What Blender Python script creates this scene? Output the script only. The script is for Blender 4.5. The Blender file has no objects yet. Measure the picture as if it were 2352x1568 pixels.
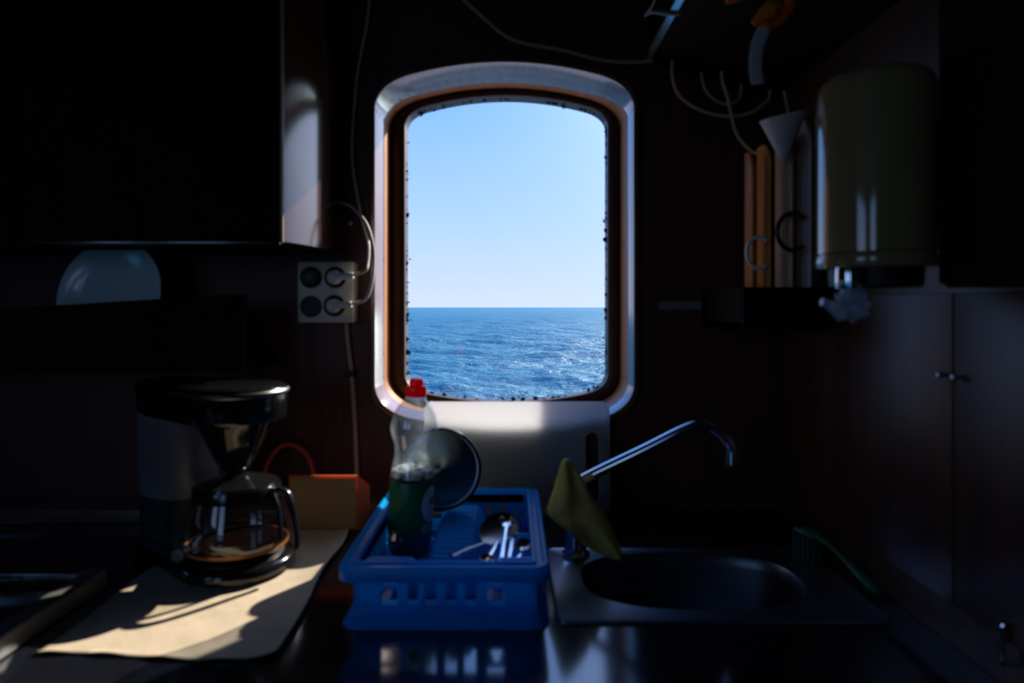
import bpy, bmesh, math, random
import numpy as np
from mathutils import Vector, Matrix, noise
from bpy import context as CX

random.seed(7)
C = CX.scene.collection
H = 1.43            # eye height above the cabin floor
F = 1500.0          # focal length in pixels of the 2352 px wide frame
PI = math.pi

# ------------------------------------------------------------------ camera
cam_d = bpy.data.cameras.new('camera')
cam_d.sensor_width = 36.0
cam_d.lens = 36.0 * F / 2352.0
cam_d.shift_y = -79.0 / 2352.0
cam_d.clip_start = 0.02
cam_d.clip_end = 9000.0
cam_d.dof.use_dof = True
cam_d.dof.focus_distance = 60.0
cam_d.dof.aperture_fstop = 3.4
cam_o = bpy.data.objects.new('camera', cam_d)
C.objects.link(cam_o)
cam_o.location = (0, 0, H)
cam_o.rotation_euler = (PI / 2, 0, 0)
CX.scene.camera = cam_o

# ------------------------------------------------------------------ colour management
vs = CX.scene.view_settings
CX.scene.display_settings.display_device = 'sRGB'
vs.view_transform = 'Standard'
vs.look = 'None'
vs.exposure = 0.0
vs.gamma = 1.0
vs.use_curve_mapping = False

# ------------------------------------------------------------------ sun and sky
SUN_TRAVEL = Vector((-0.775, -1.0, -0.76)).normalized()
sun_d = bpy.data.lights.new('sun', 'SUN')
sun_d.energy = 12.0
sun_d.angle = math.radians(0.6)
sun_d.color = (1.0, 0.93, 0.82)
sun_o = bpy.data.objects.new('sun', sun_d)
C.objects.link(sun_o)
sun_o.rotation_euler = SUN_TRAVEL.to_track_quat('-Z', 'Y').to_euler()
sun_o.location = (4, 6, 9)

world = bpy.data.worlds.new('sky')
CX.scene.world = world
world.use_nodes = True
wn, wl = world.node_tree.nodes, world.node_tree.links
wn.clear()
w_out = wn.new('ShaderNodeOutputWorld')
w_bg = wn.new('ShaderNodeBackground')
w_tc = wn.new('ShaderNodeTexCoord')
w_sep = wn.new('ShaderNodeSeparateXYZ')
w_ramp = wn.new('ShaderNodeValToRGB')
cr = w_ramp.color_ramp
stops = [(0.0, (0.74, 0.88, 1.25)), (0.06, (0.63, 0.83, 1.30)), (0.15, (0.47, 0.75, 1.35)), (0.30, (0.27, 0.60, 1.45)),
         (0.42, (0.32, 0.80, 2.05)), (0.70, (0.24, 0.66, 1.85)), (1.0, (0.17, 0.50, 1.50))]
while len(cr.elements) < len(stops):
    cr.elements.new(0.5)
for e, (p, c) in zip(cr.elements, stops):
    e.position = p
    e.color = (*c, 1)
w_dot = wn.new('ShaderNodeVectorMath'); w_dot.operation = 'DOT_PRODUCT'
w_dot.inputs[1].default_value = -SUN_TRAVEL
w_max = wn.new('ShaderNodeMath'); w_max.operation = 'MAXIMUM'; w_max.inputs[1].default_value = 0.0
w_pow = wn.new('ShaderNodeMath'); w_pow.operation = 'POWER'; w_pow.inputs[1].default_value = 16.0
w_mul = wn.new('ShaderNodeMath'); w_mul.operation = 'MULTIPLY'; w_mul.inputs[1].default_value = 3.0
w_add = wn.new('ShaderNodeMixRGB'); w_add.blend_type = 'ADD'; w_add.inputs['Color2'].default_value = (1, 0.95, 0.88, 1)
wl.new(w_tc.outputs['Generated'], w_sep.inputs[0])
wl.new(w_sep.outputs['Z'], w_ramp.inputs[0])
wl.new(w_tc.outputs['Generated'], w_dot.inputs[0])
wl.new(w_dot.outputs['Value'], w_max.inputs[0])
wl.new(w_max.outputs[0], w_pow.inputs[0])
wl.new(w_pow.outputs[0], w_mul.inputs[0])
wl.new(w_mul.outputs[0], w_add.inputs['Fac'])
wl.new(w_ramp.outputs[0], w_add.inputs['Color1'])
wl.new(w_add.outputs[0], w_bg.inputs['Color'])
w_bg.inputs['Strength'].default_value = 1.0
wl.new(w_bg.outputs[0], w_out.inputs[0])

def portal(name, loc, rot, sx, sz):
    """marks a window or added fill opening for the sampler; gives no light of its own"""
    d = bpy.data.lights.new(name, 'AREA')
    d.shape = 'RECTANGLE'; d.size = sx; d.size_y = sz
    d.cycles.is_portal = True
    o = bpy.data.objects.new(name, d)
    C.objects.link(o); o.location = loc; o.rotation_euler = rot

portal('window_light_portal', (-0.017, 1.95, H + 0.17), (-PI / 2, 0, 0), 0.62, 0.90)
portal('rear_fill_opening_portal', (-1.32, -1.9, H + 0.09), (PI / 2, 0, 0), 0.68, 1.6)  # rear opening is added, out of view, to fill the cabin
portal('side_fill_opening_portal', (-1.78, -0.75, H + 0.25), (0, -PI / 2, 0), 1.0, 1.0)  # large side opening likewise added for fill light
portal('round_fill_opening_portal', (-1.72, 1.25, H - 0.05), (0, -PI / 2, 0), 0.30, 0.30)  # round opening also added as an unseen fill source

# ------------------------------------------------------------------ helpers
def P(px, py, Y):
    """world point at depth Y seen at a pixel of the 2352x1568 frame"""
    return Vector(((px - 1176.0) / F * Y, Y, H - (py - 705.0) / F * Y))

def rel(x, y, z):
    return Vector((x, y, H + z))

def link_mesh(name, bm, mat, parent=None, smooth=35, origin=None):
    if origin is None:
        origin = parent_loc(parent) if parent is not None else None
    if origin is None:
        if bm.verts:
            xs = [v.co for v in bm.verts]
            origin = Vector(((min(v.x for v in xs) + max(v.x for v in xs)) / 2,
                             (min(v.y for v in xs) + max(v.y for v in xs)) / 2,
                             min(v.z for v in xs)))
        else:
            origin = Vector()
    bmesh.ops.translate(bm, verts=bm.verts, vec=-origin)
    bmesh.ops.recalc_face_normals(bm, faces=bm.faces)
    me = bpy.data.meshes.new(name)
    bm.to_mesh(me)
    bm.free()
    if smooth:
        me.polygons.foreach_set('use_smooth', [True] * len(me.polygons))
        me.set_sharp_from_angle(angle=math.radians(smooth))
    if mat:
        me.materials.append(mat)
    o = bpy.data.objects.new(name, me)
    C.objects.link(o)
    if parent is not None:
        o.parent = parent
        o.location = origin - parent_loc(parent)
    else:
        o.location = origin
    return o

def parent_loc(p):
    v = Vector()
    while p is not None:
        v = v + p.location
        p = p.parent
    return v

def tag(o, label=None, cat=None, group=None, kind=None):
    if label: o['label'] = label
    if cat: o['category'] = cat
    if group: o['group'] = group
    if kind: o['kind'] = kind
    return o

def thing(name, loc, label=None, cat=None, group=None, kind=None):
    o = bpy.data.objects.new(name, None)
    o.empty_display_size = 0.05
    C.objects.link(o)
    o.location = loc
    return tag(o, label, cat, group, kind)

def NB():
    return bmesh.new()

def box(bm, x0, x1, y0, y1, z0, z1, bev=0.0, seg=2):
    """box in camera-relative heights (z), bevelled"""
    t = bmesh.new()
    r = bmesh.ops.create_cube(t, size=1.0)
    for v in t.verts:
        v.co = Vector((x0 + (v.co.x + .5) * (x1 - x0), y0 + (v.co.y + .5) * (y1 - y0), H + z0 + (v.co.z + .5) * (z1 - z0)))
    if bev:
        bmesh.ops.bevel(t, geom=t.edges[:], offset=bev, segments=seg, profile=0.5, affect='EDGES')
    merge(bm, t)

def merge(bm, t):
    m = {}
    for v in t.verts:
        m[v] = bm.verts.new(v.co)
    for f in t.faces:
        try:
            bm.faces.new([m[v] for v in f.verts])
        except ValueError:
            pass
    t.free()

def loft(bm, rings, cap0=True, cap1=True, closed=True, loop=False):
    vr = [[bm.verts.new(p) for p in r] for r in rings]
    n = len(rings[0])
    pairs = list(zip(vr[:-1], vr[1:]))
    if loop:
        pairs.append((vr[-1], vr[0]))
    for a, b in pairs:
        for i in range(n if closed else n - 1):
            j = (i + 1) % n
            bm.faces.new((a[i], a[j], b[j], b[i]))
    if not loop and closed:
        if cap0: bm.faces.new(vr[0])
        if cap1: bm.faces.new(vr[-1][::-1])
    return vr

def circle(c, r, n=32, ax=(1, 0, 0), ay=(0, 1, 0), ry=None):
    ax, ay = Vector(ax), Vector(ay)
    ry = r if ry is None else ry
    return [c + ax * (r * math.cos(2 * PI * i / n)) + ay * (ry * math.sin(2 * PI * i / n)) for i in range(n)]

def lathe(bm, cx, cy, prof, n=40, cap0=True, cap1=True):
    """prof = [(r, z rel)]"""
    loft(bm, [circle(rel(cx, cy, z), r, n) for r, z in prof], cap0, cap1)

def smooth_path(pts, k=8):
    pts = [Vector(p) for p in pts]
    if len(pts) < 3:
        return pts
    out = []
    q = [pts[0] * 2 - pts[1]] + pts + [pts[-1] * 2 - pts[-2]]
    for i in range(1, len(q) - 2):
        p0, p1, p2, p3 = q[i - 1], q[i], q[i + 1], q[i + 2]
        for s in range(k):
            t = s / k
            out.append(0.5 * ((2 * p1) + (p2 - p0) * t + (2 * p0 - 5 * p1 + 4 * p2 - p3) * t * t + (3 * p1 - p0 - 3 * p2 + p3) * t ** 3))
    out.append(pts[-1])
    return out

def tube(bm, pts, r, n=12, k=8, r2=None, hint=(0, 0.3, 1), radii=None):
    """swept round (or flat, with r2) bar along a smoothed path"""
    path = smooth_path(pts, k)
    rings = []
    up = Vector(hint).normalized()
    m = len(path)
    for i, p in enumerate(path):
        d = (path[min(i + 1, m - 1)] - path[max(i - 1, 0)]).normalized()
        side = d.cross(up)
        if side.length < 1e-4:
            side = d.cross(Vector((1, 0, 0)))
        side.normalize()
        up = side.cross(d).normalized()
        rr = r
        if radii:
            f = i / (m - 1) * (len(radii) - 1)
            a = int(min(f, len(radii) - 2)); rr = radii[a] + (radii[a + 1] - radii[a]) * (f - a)
        ra = rr
        rb = rr if r2 is None else r2 * rr / r
        rings.append(circle(p, ra, n, side, up, rb))
    loft(bm, rings)

def rrect(x0, x1, y0, y1, r, n=6):
    """rounded rectangle outline, list of (x, y)"""
    out = []
    for cx, cy, a0 in ((x1 - r, y1 - r, 0), (x0 + r, y1 - r, 90), (x0 + r, y0 + r, 180), (x1 - r, y0 + r, 270)):
        for i in range(n + 1):
            a = math.radians(a0 + 90 * i / n)
            out.append((cx + r * math.cos(a), cy + r * math.sin(a)))
    return out

def hplate(pts, z):
    return [rel(x, y, z) for x, y in pts]

def holed(bm, outer, inner, depth):
    """flat slab between an outer and an inner outline, given thickness vector depth"""
    d = Vector(depth)
    sides = []
    for off in (Vector(), d):
        t = bmesh.new()
        es = []
        for loop in (outer, inner):
            vsx = [t.verts.new(p + off) for p in loop]
            es += [t.edges.new((vsx[i], vsx[(i + 1) % len(vsx)])) for i in range(len(vsx))]
        bmesh.ops.triangle_fill(t, use_beauty=True, use_dissolve=False, edges=es)
        merge(bm, t)
    for loop in (outer, inner):
        loft(bm, [[p for p in loop], [p + d for p in loop]], False, False)
    bmesh.ops.remove_doubles(bm, verts=bm.verts, dist=1e-5)

def cells(bm, o, u, v, ub, vb, holes, t):
    """wall of thickness t in the u-v plane with rectangular holes {(i, j)}"""
    o, u, v = Vector(o), Vector(u), Vector(v)
    n = u.cross(v).normalized() * t
    nu, nv = len(ub) - 1, len(vb) - 1
    def pt(i, j, k): return o + u * ub[i] + v * vb[j] + n * k
    tb = bmesh.new()
    def q(*ps): tb.faces.new([tb.verts.new(p) for p in ps])
    def solid(i, j): return 0 <= i < nu and 0 <= j < nv and (i, j) not in holes
    for i in range(nu):
        for j in range(nv):
            if not solid(i, j): continue
            q(pt(i, j, 0), pt(i + 1, j, 0), pt(i + 1, j + 1, 0), pt(i, j + 1, 0))
            q(pt(i, j, 1), pt(i, j + 1, 1), pt(i + 1, j + 1, 1), pt(i + 1, j, 1))
            if not solid(i - 1, j): q(pt(i, j, 0), pt(i, j + 1, 0), pt(i, j + 1, 1), pt(i, j, 1))
            if not solid(i + 1, j): q(pt(i + 1, j, 0), pt(i + 1, j, 1), pt(i + 1, j + 1, 1), pt(i + 1, j + 1, 0))
            if not solid(i, j - 1): q(pt(i, j, 0), pt(i, j, 1), pt(i + 1, j, 1), pt(i + 1, j, 0))
            if not solid(i, j + 1): q(pt(i, j + 1, 0), pt(i + 1, j + 1, 0), pt(i + 1, j + 1, 1), pt(i, j + 1, 1))
    bmesh.ops.remove_doubles(tb, verts=tb.verts, dist=1e-6)
    merge(bm, tb)

# ------------------------------------------------------------------ materials
MATS = {}
def mat_new(name):
    m = bpy.data.materials.new(name)
    m.use_nodes = True
    n, l = m.node_tree.nodes, m.node_tree.links
    n.clear()
    out = n.new('ShaderNodeOutputMaterial')
    MATS[name] = m
    return m, n, l, out

def inp(node, names, val):
    for k in ([names] if isinstance(names, str) else names):
        if k in node.inputs:
            node.inputs[k].default_value = val
            return

def plain(name, col, rough=0.5, metal=0.0, coat=0.0, var=0.12, vscale=30.0, bump=0.0, bscale=200.0, spec=0.5, transl=0.0, tcol=None, ior=1.5):
    """Principled surface with a slight procedural mottling; transl mixes in light let through"""
    m, n, l, out = mat_new(name)
    b = n.new('ShaderNodeBsdfPrincipled')
    tc = n.new('ShaderNodeTexCoord')
    nz = n.new('ShaderNodeTexNoise'); nz.inputs['Scale'].default_value = vscale; nz.inputs['Detail'].default_value = 4
    mx = n.new('ShaderNodeMixRGB')
    mx.inputs['Color1'].default_value = (*[c * (1 - var) for c in col], 1)
    mx.inputs['Color2'].default_value = (*[min(1, c * (1 + var)) for c in col], 1)
    l.new(tc.outputs['Object'], nz.inputs['Vector'])
    l.new(nz.outputs['Fac'], mx.inputs['Fac'])
    l.new(mx.outputs[0], b.inputs['Base Color'])
    b.inputs['Roughness'].default_value = rough
    b.inputs['Metallic'].default_value = metal
    b.inputs['IOR'].default_value = ior
    inp(b, 'Specular IOR Level', spec)
    inp(b, 'Coat Weight', coat)
    inp(b, 'Coat Roughness', 0.08)
    if bump:
        nb = n.new('ShaderNodeTexNoise'); nb.inputs['Scale'].default_value = bscale; nb.inputs['Detail'].default_value = 5
        bp = n.new('ShaderNodeBump'); bp.inputs['Strength'].default_value = bump; bp.inputs['Distance'].default_value = 0.002
        l.new(tc.outputs['Object'], nb.inputs['Vector']); l.new(nb.outputs['Fac'], bp.inputs['Height']); l.new(bp.outputs[0], b.inputs['Normal'])
    if transl:
        t = n.new('ShaderNodeBsdfTranslucent')
        t.inputs['Color'].default_value = (*(tcol or col), 1)
        ms = n.new('ShaderNodeMixShader'); ms.inputs[0].default_value = transl
        l.new(b.outputs[0], ms.inputs[1]); l.new(t.outputs[0], ms.inputs[2]); l.new(ms.outputs[0], out.inputs[0])
    else:
        l.new(b.outputs[0], out.inputs[0])
    return m

def wood(name, dark, light, rough=0.35, coat=0.25, scale=(14, 14, 1.2), ior=1.5):
    m, n, l, out = mat_new(name)
    b = n.new('ShaderNodeBsdfPrincipled')
    tc = n.new('ShaderNodeTexCoord')
    mp = n.new('ShaderNodeMapping'); mp.inputs['Scale'].default_value = scale
    nz = n.new('ShaderNodeTexNoise'); nz.inputs['Scale'].default_value = 3.0; nz.inputs['Detail'].default_value = 8; nz.inputs['Roughness'].default_value = 0.65
    nz.inputs['Distortion'].default_value = 0.6
    rp = n.new('ShaderNodeValToRGB')
    rp.color_ramp.elements[0].position = 0.35; rp.color_ramp.elements[0].color = (*dark, 1)
    rp.color_ramp.elements[1].position = 0.68; rp.color_ramp.elements[1].color = (*light, 1)
    bp = n.new('ShaderNodeBump'); bp.inputs['Strength'].default_value = 0.12; bp.inputs['Distance'].default_value = 0.001
    l.new(tc.outputs['Object'], mp.inputs[0]); l.new(mp.outputs[0], nz.inputs['Vector'])
    l.new(nz.outputs['Fac'], rp.inputs[0]); l.new(rp.outputs[0], b.inputs['Base Color'])
    l.new(nz.outputs['Fac'], bp.inputs['Height']); l.new(bp.outputs[0], b.inputs['Normal'])
    b.inputs['Roughness'].default_value = rough
    inp(b, 'Coat Weight', coat); inp(b, 'Coat Roughness', 0.12); b.inputs['IOR'].default_value = ior
    l.new(b.outputs[0], out.inputs[0])
    return m

def schlick(n, l, f0=0.07):
    """reflectance of a thin clear sheet, the same from both of its sides"""
    lw = n.new('ShaderNodeLayerWeight'); lw.inputs['Blend'].default_value = 0.5
    p = n.new('ShaderNodeMath'); p.operation = 'POWER'; p.inputs[1].default_value = 5.0
    q = n.new('ShaderNodeMath'); q.operation = 'MULTIPLY_ADD'; q.inputs[1].default_value = 0.95 - f0; q.inputs[2].default_value = f0
    l.new(lw.outputs['Facing'], p.inputs[0]); l.new(p.outputs[0], q.inputs[0])
    return q.outputs[0]

def thin_clear(name, tint=(1, 1, 1), gloss=1.0, rough=0.02, f0=0.07, haze=0.0, hcol=(0.8, 0.85, 0.9)):
    """thin clear wall (pane, bottle, jug): straight-through light plus Fresnel reflection, optional haze"""
    m, n, l, out = mat_new(name)
    tr = n.new('ShaderNodeBsdfTransparent'); tr.inputs['Color'].default_value = (*tint, 1)
    gl = n.new('ShaderNodeBsdfGlossy'); gl.inputs['Roughness'].default_value = rough; gl.inputs['Color'].default_value = (gloss, gloss, gloss, 1)
    ms = n.new('ShaderNodeMixShader')
    l.new(schlick(n, l, f0), ms.inputs[0])
    src = tr.outputs[0]
    if haze:
        df = n.new('ShaderNodeBsdfDiffuse'); df.inputs['Color'].default_value = (*hcol, 1)
        tl = n.new('ShaderNodeBsdfTranslucent'); tl.inputs['Color'].default_value = (*hcol, 1)
        ad = n.new('ShaderNodeMixShader'); ad.inputs[0].default_value = 0.5
        l.new(df.outputs[0], ad.inputs[1]); l.new(tl.outputs[0], ad.inputs[2])
        hz = n.new('ShaderNodeMixShader'); hz.inputs[0].default_value = haze
        l.new(tr.outputs[0], hz.inputs[1]); l.new(ad.outputs[0], hz.inputs[2]); src = hz.outputs[0]
    l.new(src, ms.inputs[1]); l.new(gl.outputs[0], ms.inputs[2]); l.new(ms.outputs[0], out.inputs[0])
    return m

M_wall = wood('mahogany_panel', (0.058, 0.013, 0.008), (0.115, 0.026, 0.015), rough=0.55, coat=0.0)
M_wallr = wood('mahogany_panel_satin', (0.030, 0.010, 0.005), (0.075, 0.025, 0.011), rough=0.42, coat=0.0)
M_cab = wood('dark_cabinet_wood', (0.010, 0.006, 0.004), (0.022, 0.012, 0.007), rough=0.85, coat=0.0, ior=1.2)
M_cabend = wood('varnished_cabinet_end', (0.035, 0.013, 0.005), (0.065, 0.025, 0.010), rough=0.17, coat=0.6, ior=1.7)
M_edge = plain('edge_strip', (0.32, 0.24, 0.15), 0.4)
M_frame = wood('varnished_window_wood', (0.30, 0.095, 0.014), (0.42, 0.150, 0.026), rough=0.5, coat=0.1, scale=(20, 3, 3))
M_casing = wood('varnished_window_casing', (0.16, 0.07, 0.04), (0.26, 0.12, 0.07), rough=0.12, coat=1.0, scale=(20, 3, 3))
M_seal = plain('dark_bronze_frame', (0.040, 0.022, 0.016), 0.45, 0.2)
M_bolt = plain('dark_bolt', (0.02, 0.015, 0.012), 0.4, 0.6)
M_ceil = plain('ceiling_panel', (0.02, 0.02, 0.022), 0.7)
M_floor = wood('cabin_sole', (0.03, 0.015, 0.008), (0.06, 0.03, 0.015), scale=(2, 14, 10))
M_hull = plain('hull_paint', (0.5, 0.5, 0.5), 0.5)
M_worktop = plain('black_laminate', (0.007, 0.008, 0.012), 0.13, var=0.3, vscale=60, spec=0.5, ior=2.0)
M_steel = plain('brushed_steel', (0.42, 0.46, 0.52), 0.30, 1.0, bump=0.05, bscale=400)
M_chrome = plain('chrome', (0.75, 0.78, 0.82), 0.08, 1.0, var=0.03)
M_dsteel = plain('dark_steel', (0.22, 0.22, 0.21), 0.3, 1.0)
M_railm = plain('dull_steel_rail', (0.13, 0.13, 0.12), 0.5, 0.4)
M_bowl = plain('darker_steel_bowl', (0.14, 0.15, 0.16), 0.38, 1.0)  # darker copy of the rim plate's steel, for the bowl
M_ledge = wood('ledge_wood', (0.10, 0.06, 0.05), (0.18, 0.11, 0.09), rough=0.3, coat=0.3, scale=(2, 14, 14))
M_blue = plain('blue_plastic', (0.003, 0.50, 0.92), 0.32, var=0.06, transl=0.62, tcol=(0.003, 0.62, 1.0))
M_white = plain('white_polyethylene', (0.34, 0.38, 0.38), 0.45, var=0.03, transl=0.62, tcol=(0.98, 0.98, 0.98))
M_black = plain('black_gloss_plastic', (0.006, 0.006, 0.007), 0.12, var=0.2, spec=0.6)
M_blackm = plain('black_matt_plastic', (0.010, 0.010, 0.010), 0.45)
M_tank = plain('smoked_plastic', (0.10, 0.10, 0.11), 0.35)
M_paper = plain('cream_paper', (0.45, 0.36, 0.25), 0.75, var=0.20, vscale=22, bump=0.6, bscale=40)
M_orange = plain('orange_card', (0.50, 0.13, 0.04), 0.55, transl=0.35, tcol=(0.85, 0.16, 0.06))
M_tan = plain('brown_card_face', (0.30, 0.15, 0.045), 0.6)
M_redcord = plain('red_rubber', (0.60, 0.07, 0.02), 0.5)
M_cream = plain('cream_enamel', (0.27, 0.20, 0.09), 0.10, coat=1.0, var=0.05)
M_socket = plain('ivory_plastic', (0.68, 0.62, 0.46), 0.4, var=0.05)
M_hole = plain('dark_recess', (0.02, 0.02, 0.02), 0.6)
M_cord = plain('white_cord', (0.62, 0.58, 0.50), 0.4)
M_cordb = plain('beige_cord', (0.50, 0.36, 0.24), 0.5)
M_plug = plain('white_plug', (0.75, 0.74, 0.70), 0.25)
M_plate = plain('white_glaze', (0.62, 0.74, 0.78), 0.18, coat=0.5, var=0.03)
M_trimline = plain('plate_band', (0.08, 0.10, 0.12), 0.2)
M_strapg = plain('grey_webbing', (0.55, 0.52, 0.52), 0.8, bump=0.5, bscale=600)
M_strapo = plain('orange_webbing', (0.92, 0.26, 0.02), 0.7, bump=0.4, bscale=400, transl=0.35)
M_bo1 = plain('brown_board', (0.62, 0.20, 0.03), 0.4)
M_bo2 = plain('orange_board', (0.95, 0.34, 0.04), 0.4)
M_bo3 = plain('tan_board', (0.85, 0.60, 0.40), 0.45)
M_bo4 = plain('grey_board', (0.80, 0.68, 0.62), 0.4)
M_sheet = plain('white_paper', (0.75, 0.74, 0.72), 0.6, transl=0.2)
M_blkring = plain('black_ring', (0.02, 0.02, 0.022), 0.15)
M_alu = plain('pale_edge_trim', (0.60, 0.66, 0.70), 0.22, 0.9)
M_green = plain('green_plastic', (0.010, 0.15, 0.06), 0.35)
M_bristle = plain('dark_bristle', (0.02, 0.05, 0.03), 0.8)
M_red = plain('red_cap', (0.75, 0.015, 0.02), 0.22, transl=0.45, tcol=(1.0, 0.03, 0.03))
M_tape = plain('grey_label_strip', (0.20, 0.18, 0.17), 0.6, var=0.35, vscale=90)
M_amber = plain('amber_coffee_edge', (0.32, 0.13, 0.03), 0.2, transl=0.35, tcol=(0.6, 0.26, 0.05))
M_coffee = plain('black_coffee', (0.004, 0.002, 0.001), 0.03, spec=0.6)
M_soda = plain('dark_soda', (0.003, 0.012, 0.007), 0.05)
M_cloth = None
M_jug = thin_clear('jug_glass', (0.97, 0.97, 0.95), 1.0, 0.02, 0.09)
M_pet = thin_clear('clear_bottle_wall', (0.88, 0.91, 0.93), 1.0, 0.07, 0.16, haze=0.10, hcol=(0.75, 0.85, 0.9))
M_bag = thin_clear('crumpled_clear_plastic', (0.92, 0.95, 0.98), 1.0, 0.12, 0.10, haze=0.35, hcol=(0.55, 0.65, 0.80))

def cloth_mat():
    m, n, l, out = mat_new('yellow_sponge_cloth')
    b = n.new('ShaderNodeBsdfPrincipled'); tc = n.new('ShaderNodeTexCoord')
    nz = n.new('ShaderNodeTexNoise'); nz.inputs['Scale'].default_value = 11; nz.inputs['Detail'].default_value = 6
    rp = n.new('ShaderNodeValToRGB')
    rp.color_ramp.elements[0].position = 0.35; rp.color_ramp.elements[0].color = (0.50, 0.27, 0.09, 1)
    rp.color_ramp.elements[1].position = 0.65; rp.color_ramp.elements[1].color = (0.85, 0.72, 0.15, 1)
    nb = n.new('ShaderNodeTexNoise'); nb.inputs['Scale'].default_value = 260; nb.inputs['Detail'].default_value = 4
    bp = n.new('ShaderNodeBump'); bp.inputs['Strength'].default_value = 0.7; bp.inputs['Distance'].default_value = 0.002
    l.new(tc.outputs['Object'], nz.inputs['Vector']); l.new(nz.outputs['Fac'], rp.inputs[0]); l.new(rp.outputs[0], b.inputs['Base Color'])
    l.new(tc.outputs['Object'], nb.inputs['Vector']); l.new(nb.outputs['Fac'], bp.inputs['Height']); l.new(bp.outputs[0], b.inputs['Normal'])
    b.inputs['Roughness'].default_value = 0.9
    l.new(b.outputs[0], out.inputs[0])
    return m
M_cloth = cloth_mat()

def lid_mat():
    """spun steel: brushed in circles round the lid's own axis"""
    m, n, l, out = mat_new('spun_steel')
    b = n.new('ShaderNodeBsdfPrincipled')
    tg = n.new('ShaderNodeTangent'); tg.direction_type = 'RADIAL'; tg.axis = 'Z'
    b.inputs['Base Color'].default_value = (0.30, 0.37, 0.34, 1)  # green of the lid's reflections is put into the base colour
    b.inputs['Metallic'].default_value = 1.0
    b.inputs['Roughness'].default_value = 0.30
    inp(b, 'Anisotropic', 0.9)
    l.new(tg.outputs[0], b.inputs['Tangent'])
    l.new(b.outputs[0], out.inputs[0])
    return m
M_lid = lid_mat()

def math_node(n, l, op, a, b=None):
    x = n.new('ShaderNodeMath'); x.operation = op
    for i, v in enumerate((a, b)):
        if v is None: continue
        if isinstance(v, (int, float)): x.inputs[i].default_value = v
        else: l.new(v, x.inputs[i])
    return x.outputs[0]

def pane_mat():
    """window pane: clear, faintly reflecting, with salt and flaking dirt along its edge"""
    m, n, l, out = mat_new('salted_window_pane')
    tr = n.new('ShaderNodeBsdfTransparent')
    gl = n.new('ShaderNodeBsdfGlossy'); gl.inputs['Roughness'].default_value = 0.02
    ms = n.new('ShaderNodeMixShader')
    l.new(schlick(n, l), ms.inputs[0]); l.new(tr.outputs[0], ms.inputs[1]); l.new(gl.outputs[0], ms.inputs[2])
    at = n.new('ShaderNodeAttribute'); at.attribute_name = 'edge'
    tc = n.new('ShaderNodeTexCoord')
    nz = n.new('ShaderNodeTexNoise'); nz.inputs['Scale'].default_value = 55; nz.inputs['Detail'].default_value = 6; nz.inputs['Roughness'].default_value = 0.7
    n2 = n.new('ShaderNodeTexNoise'); n2.inputs['Scale'].default_value = 7; n2.inputs['Detail'].default_value = 2
    l.new(tc.outputs['Object'], nz.inputs['Vector']); l.new(tc.outputs['Object'], n2.inputs['Vector'])
    s = math_node(n, l, 'ADD', nz.outputs['Fac'], math_node(n, l, 'MULTIPLY', at.outputs['Fac'], 0.28))
    s = math_node(n, l, 'ADD', s, math_node(n, l, 'MULTIPLY', n2.outputs['Fac'], 0.30))
    k = math_node(n, l, 'GREATER_THAN', s, 0.955)
    dd = n.new('ShaderNodeBsdfDiffuse'); dd.inputs['Color'].default_value = (0.02, 0.04, 0.05, 1)
    m2 = n.new('ShaderNodeMixShader')
    l.new(k, m2.inputs[0]); l.new(ms.outputs[0], m2.inputs[1]); l.new(dd.outputs[0], m2.inputs[2])
    l.new(m2.outputs[0], out.inputs[0])
    return m
M_pane = pane_mat()

def label_mat():
    """drink label: green wrap, white badge with a red heart on one side, tan band below it"""
    m, n, l, out = mat_new('green_drink_label')
    b = n.new('ShaderNodeBsdfPrincipled'); tc = n.new('ShaderNodeTexCoord')
    def inside(c, s):
        v = n.new('ShaderNodeVectorMath'); v.operation = 'SUBTRACT'; v.inputs[1].default_value = c
        d = n.new('ShaderNodeVectorMath'); d.operation = 'DIVIDE'; d.inputs[1].default_value = s
        g = n.new('ShaderNodeVectorMath'); g.operation = 'LENGTH'
        l.new(tc.outputs['Object'], v.inputs[0]); l.new(v.outputs[0], d.inputs[0]); l.new(d.outputs[0], g.inputs[0])
        return math_node(n, l, 'LESS_THAN', g.outputs['Value'], 1.0)
    def over(prev, mask, col):
        x = n.new('ShaderNodeMixRGB'); x.inputs['Color2'].default_value = (*col, 1)
        l.new(mask, x.inputs['Fac'])
        if isinstance(prev, tuple): x.inputs['Color1'].default_value = (*prev, 1)
        else: l.new(prev, x.inputs['Color1'])
        return x.outputs[0]
    c = over((0.003, 0.17, 0.045), inside((0.042, -0.018, 0.108), (0.028, 0.022, 0.036)), (0.8, 0.8, 0.76))
    c = over(c, inside((0.044, -0.010, 0.114), (0.02, 0.012, 0.010)), (0.7, 0.05, 0.05))
    c = over(c, inside((0.040, -0.020, 0.060), (0.026, 0.020, 0.013)), (0.75, 0.55, 0.30))
    l.new(c, b.inputs['Base Color'])
    b.inputs['Roughness'].default_value = 0.35
    l.new(b.outputs[0], out.inputs[0])
    return m
M_label = label_mat()

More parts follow.
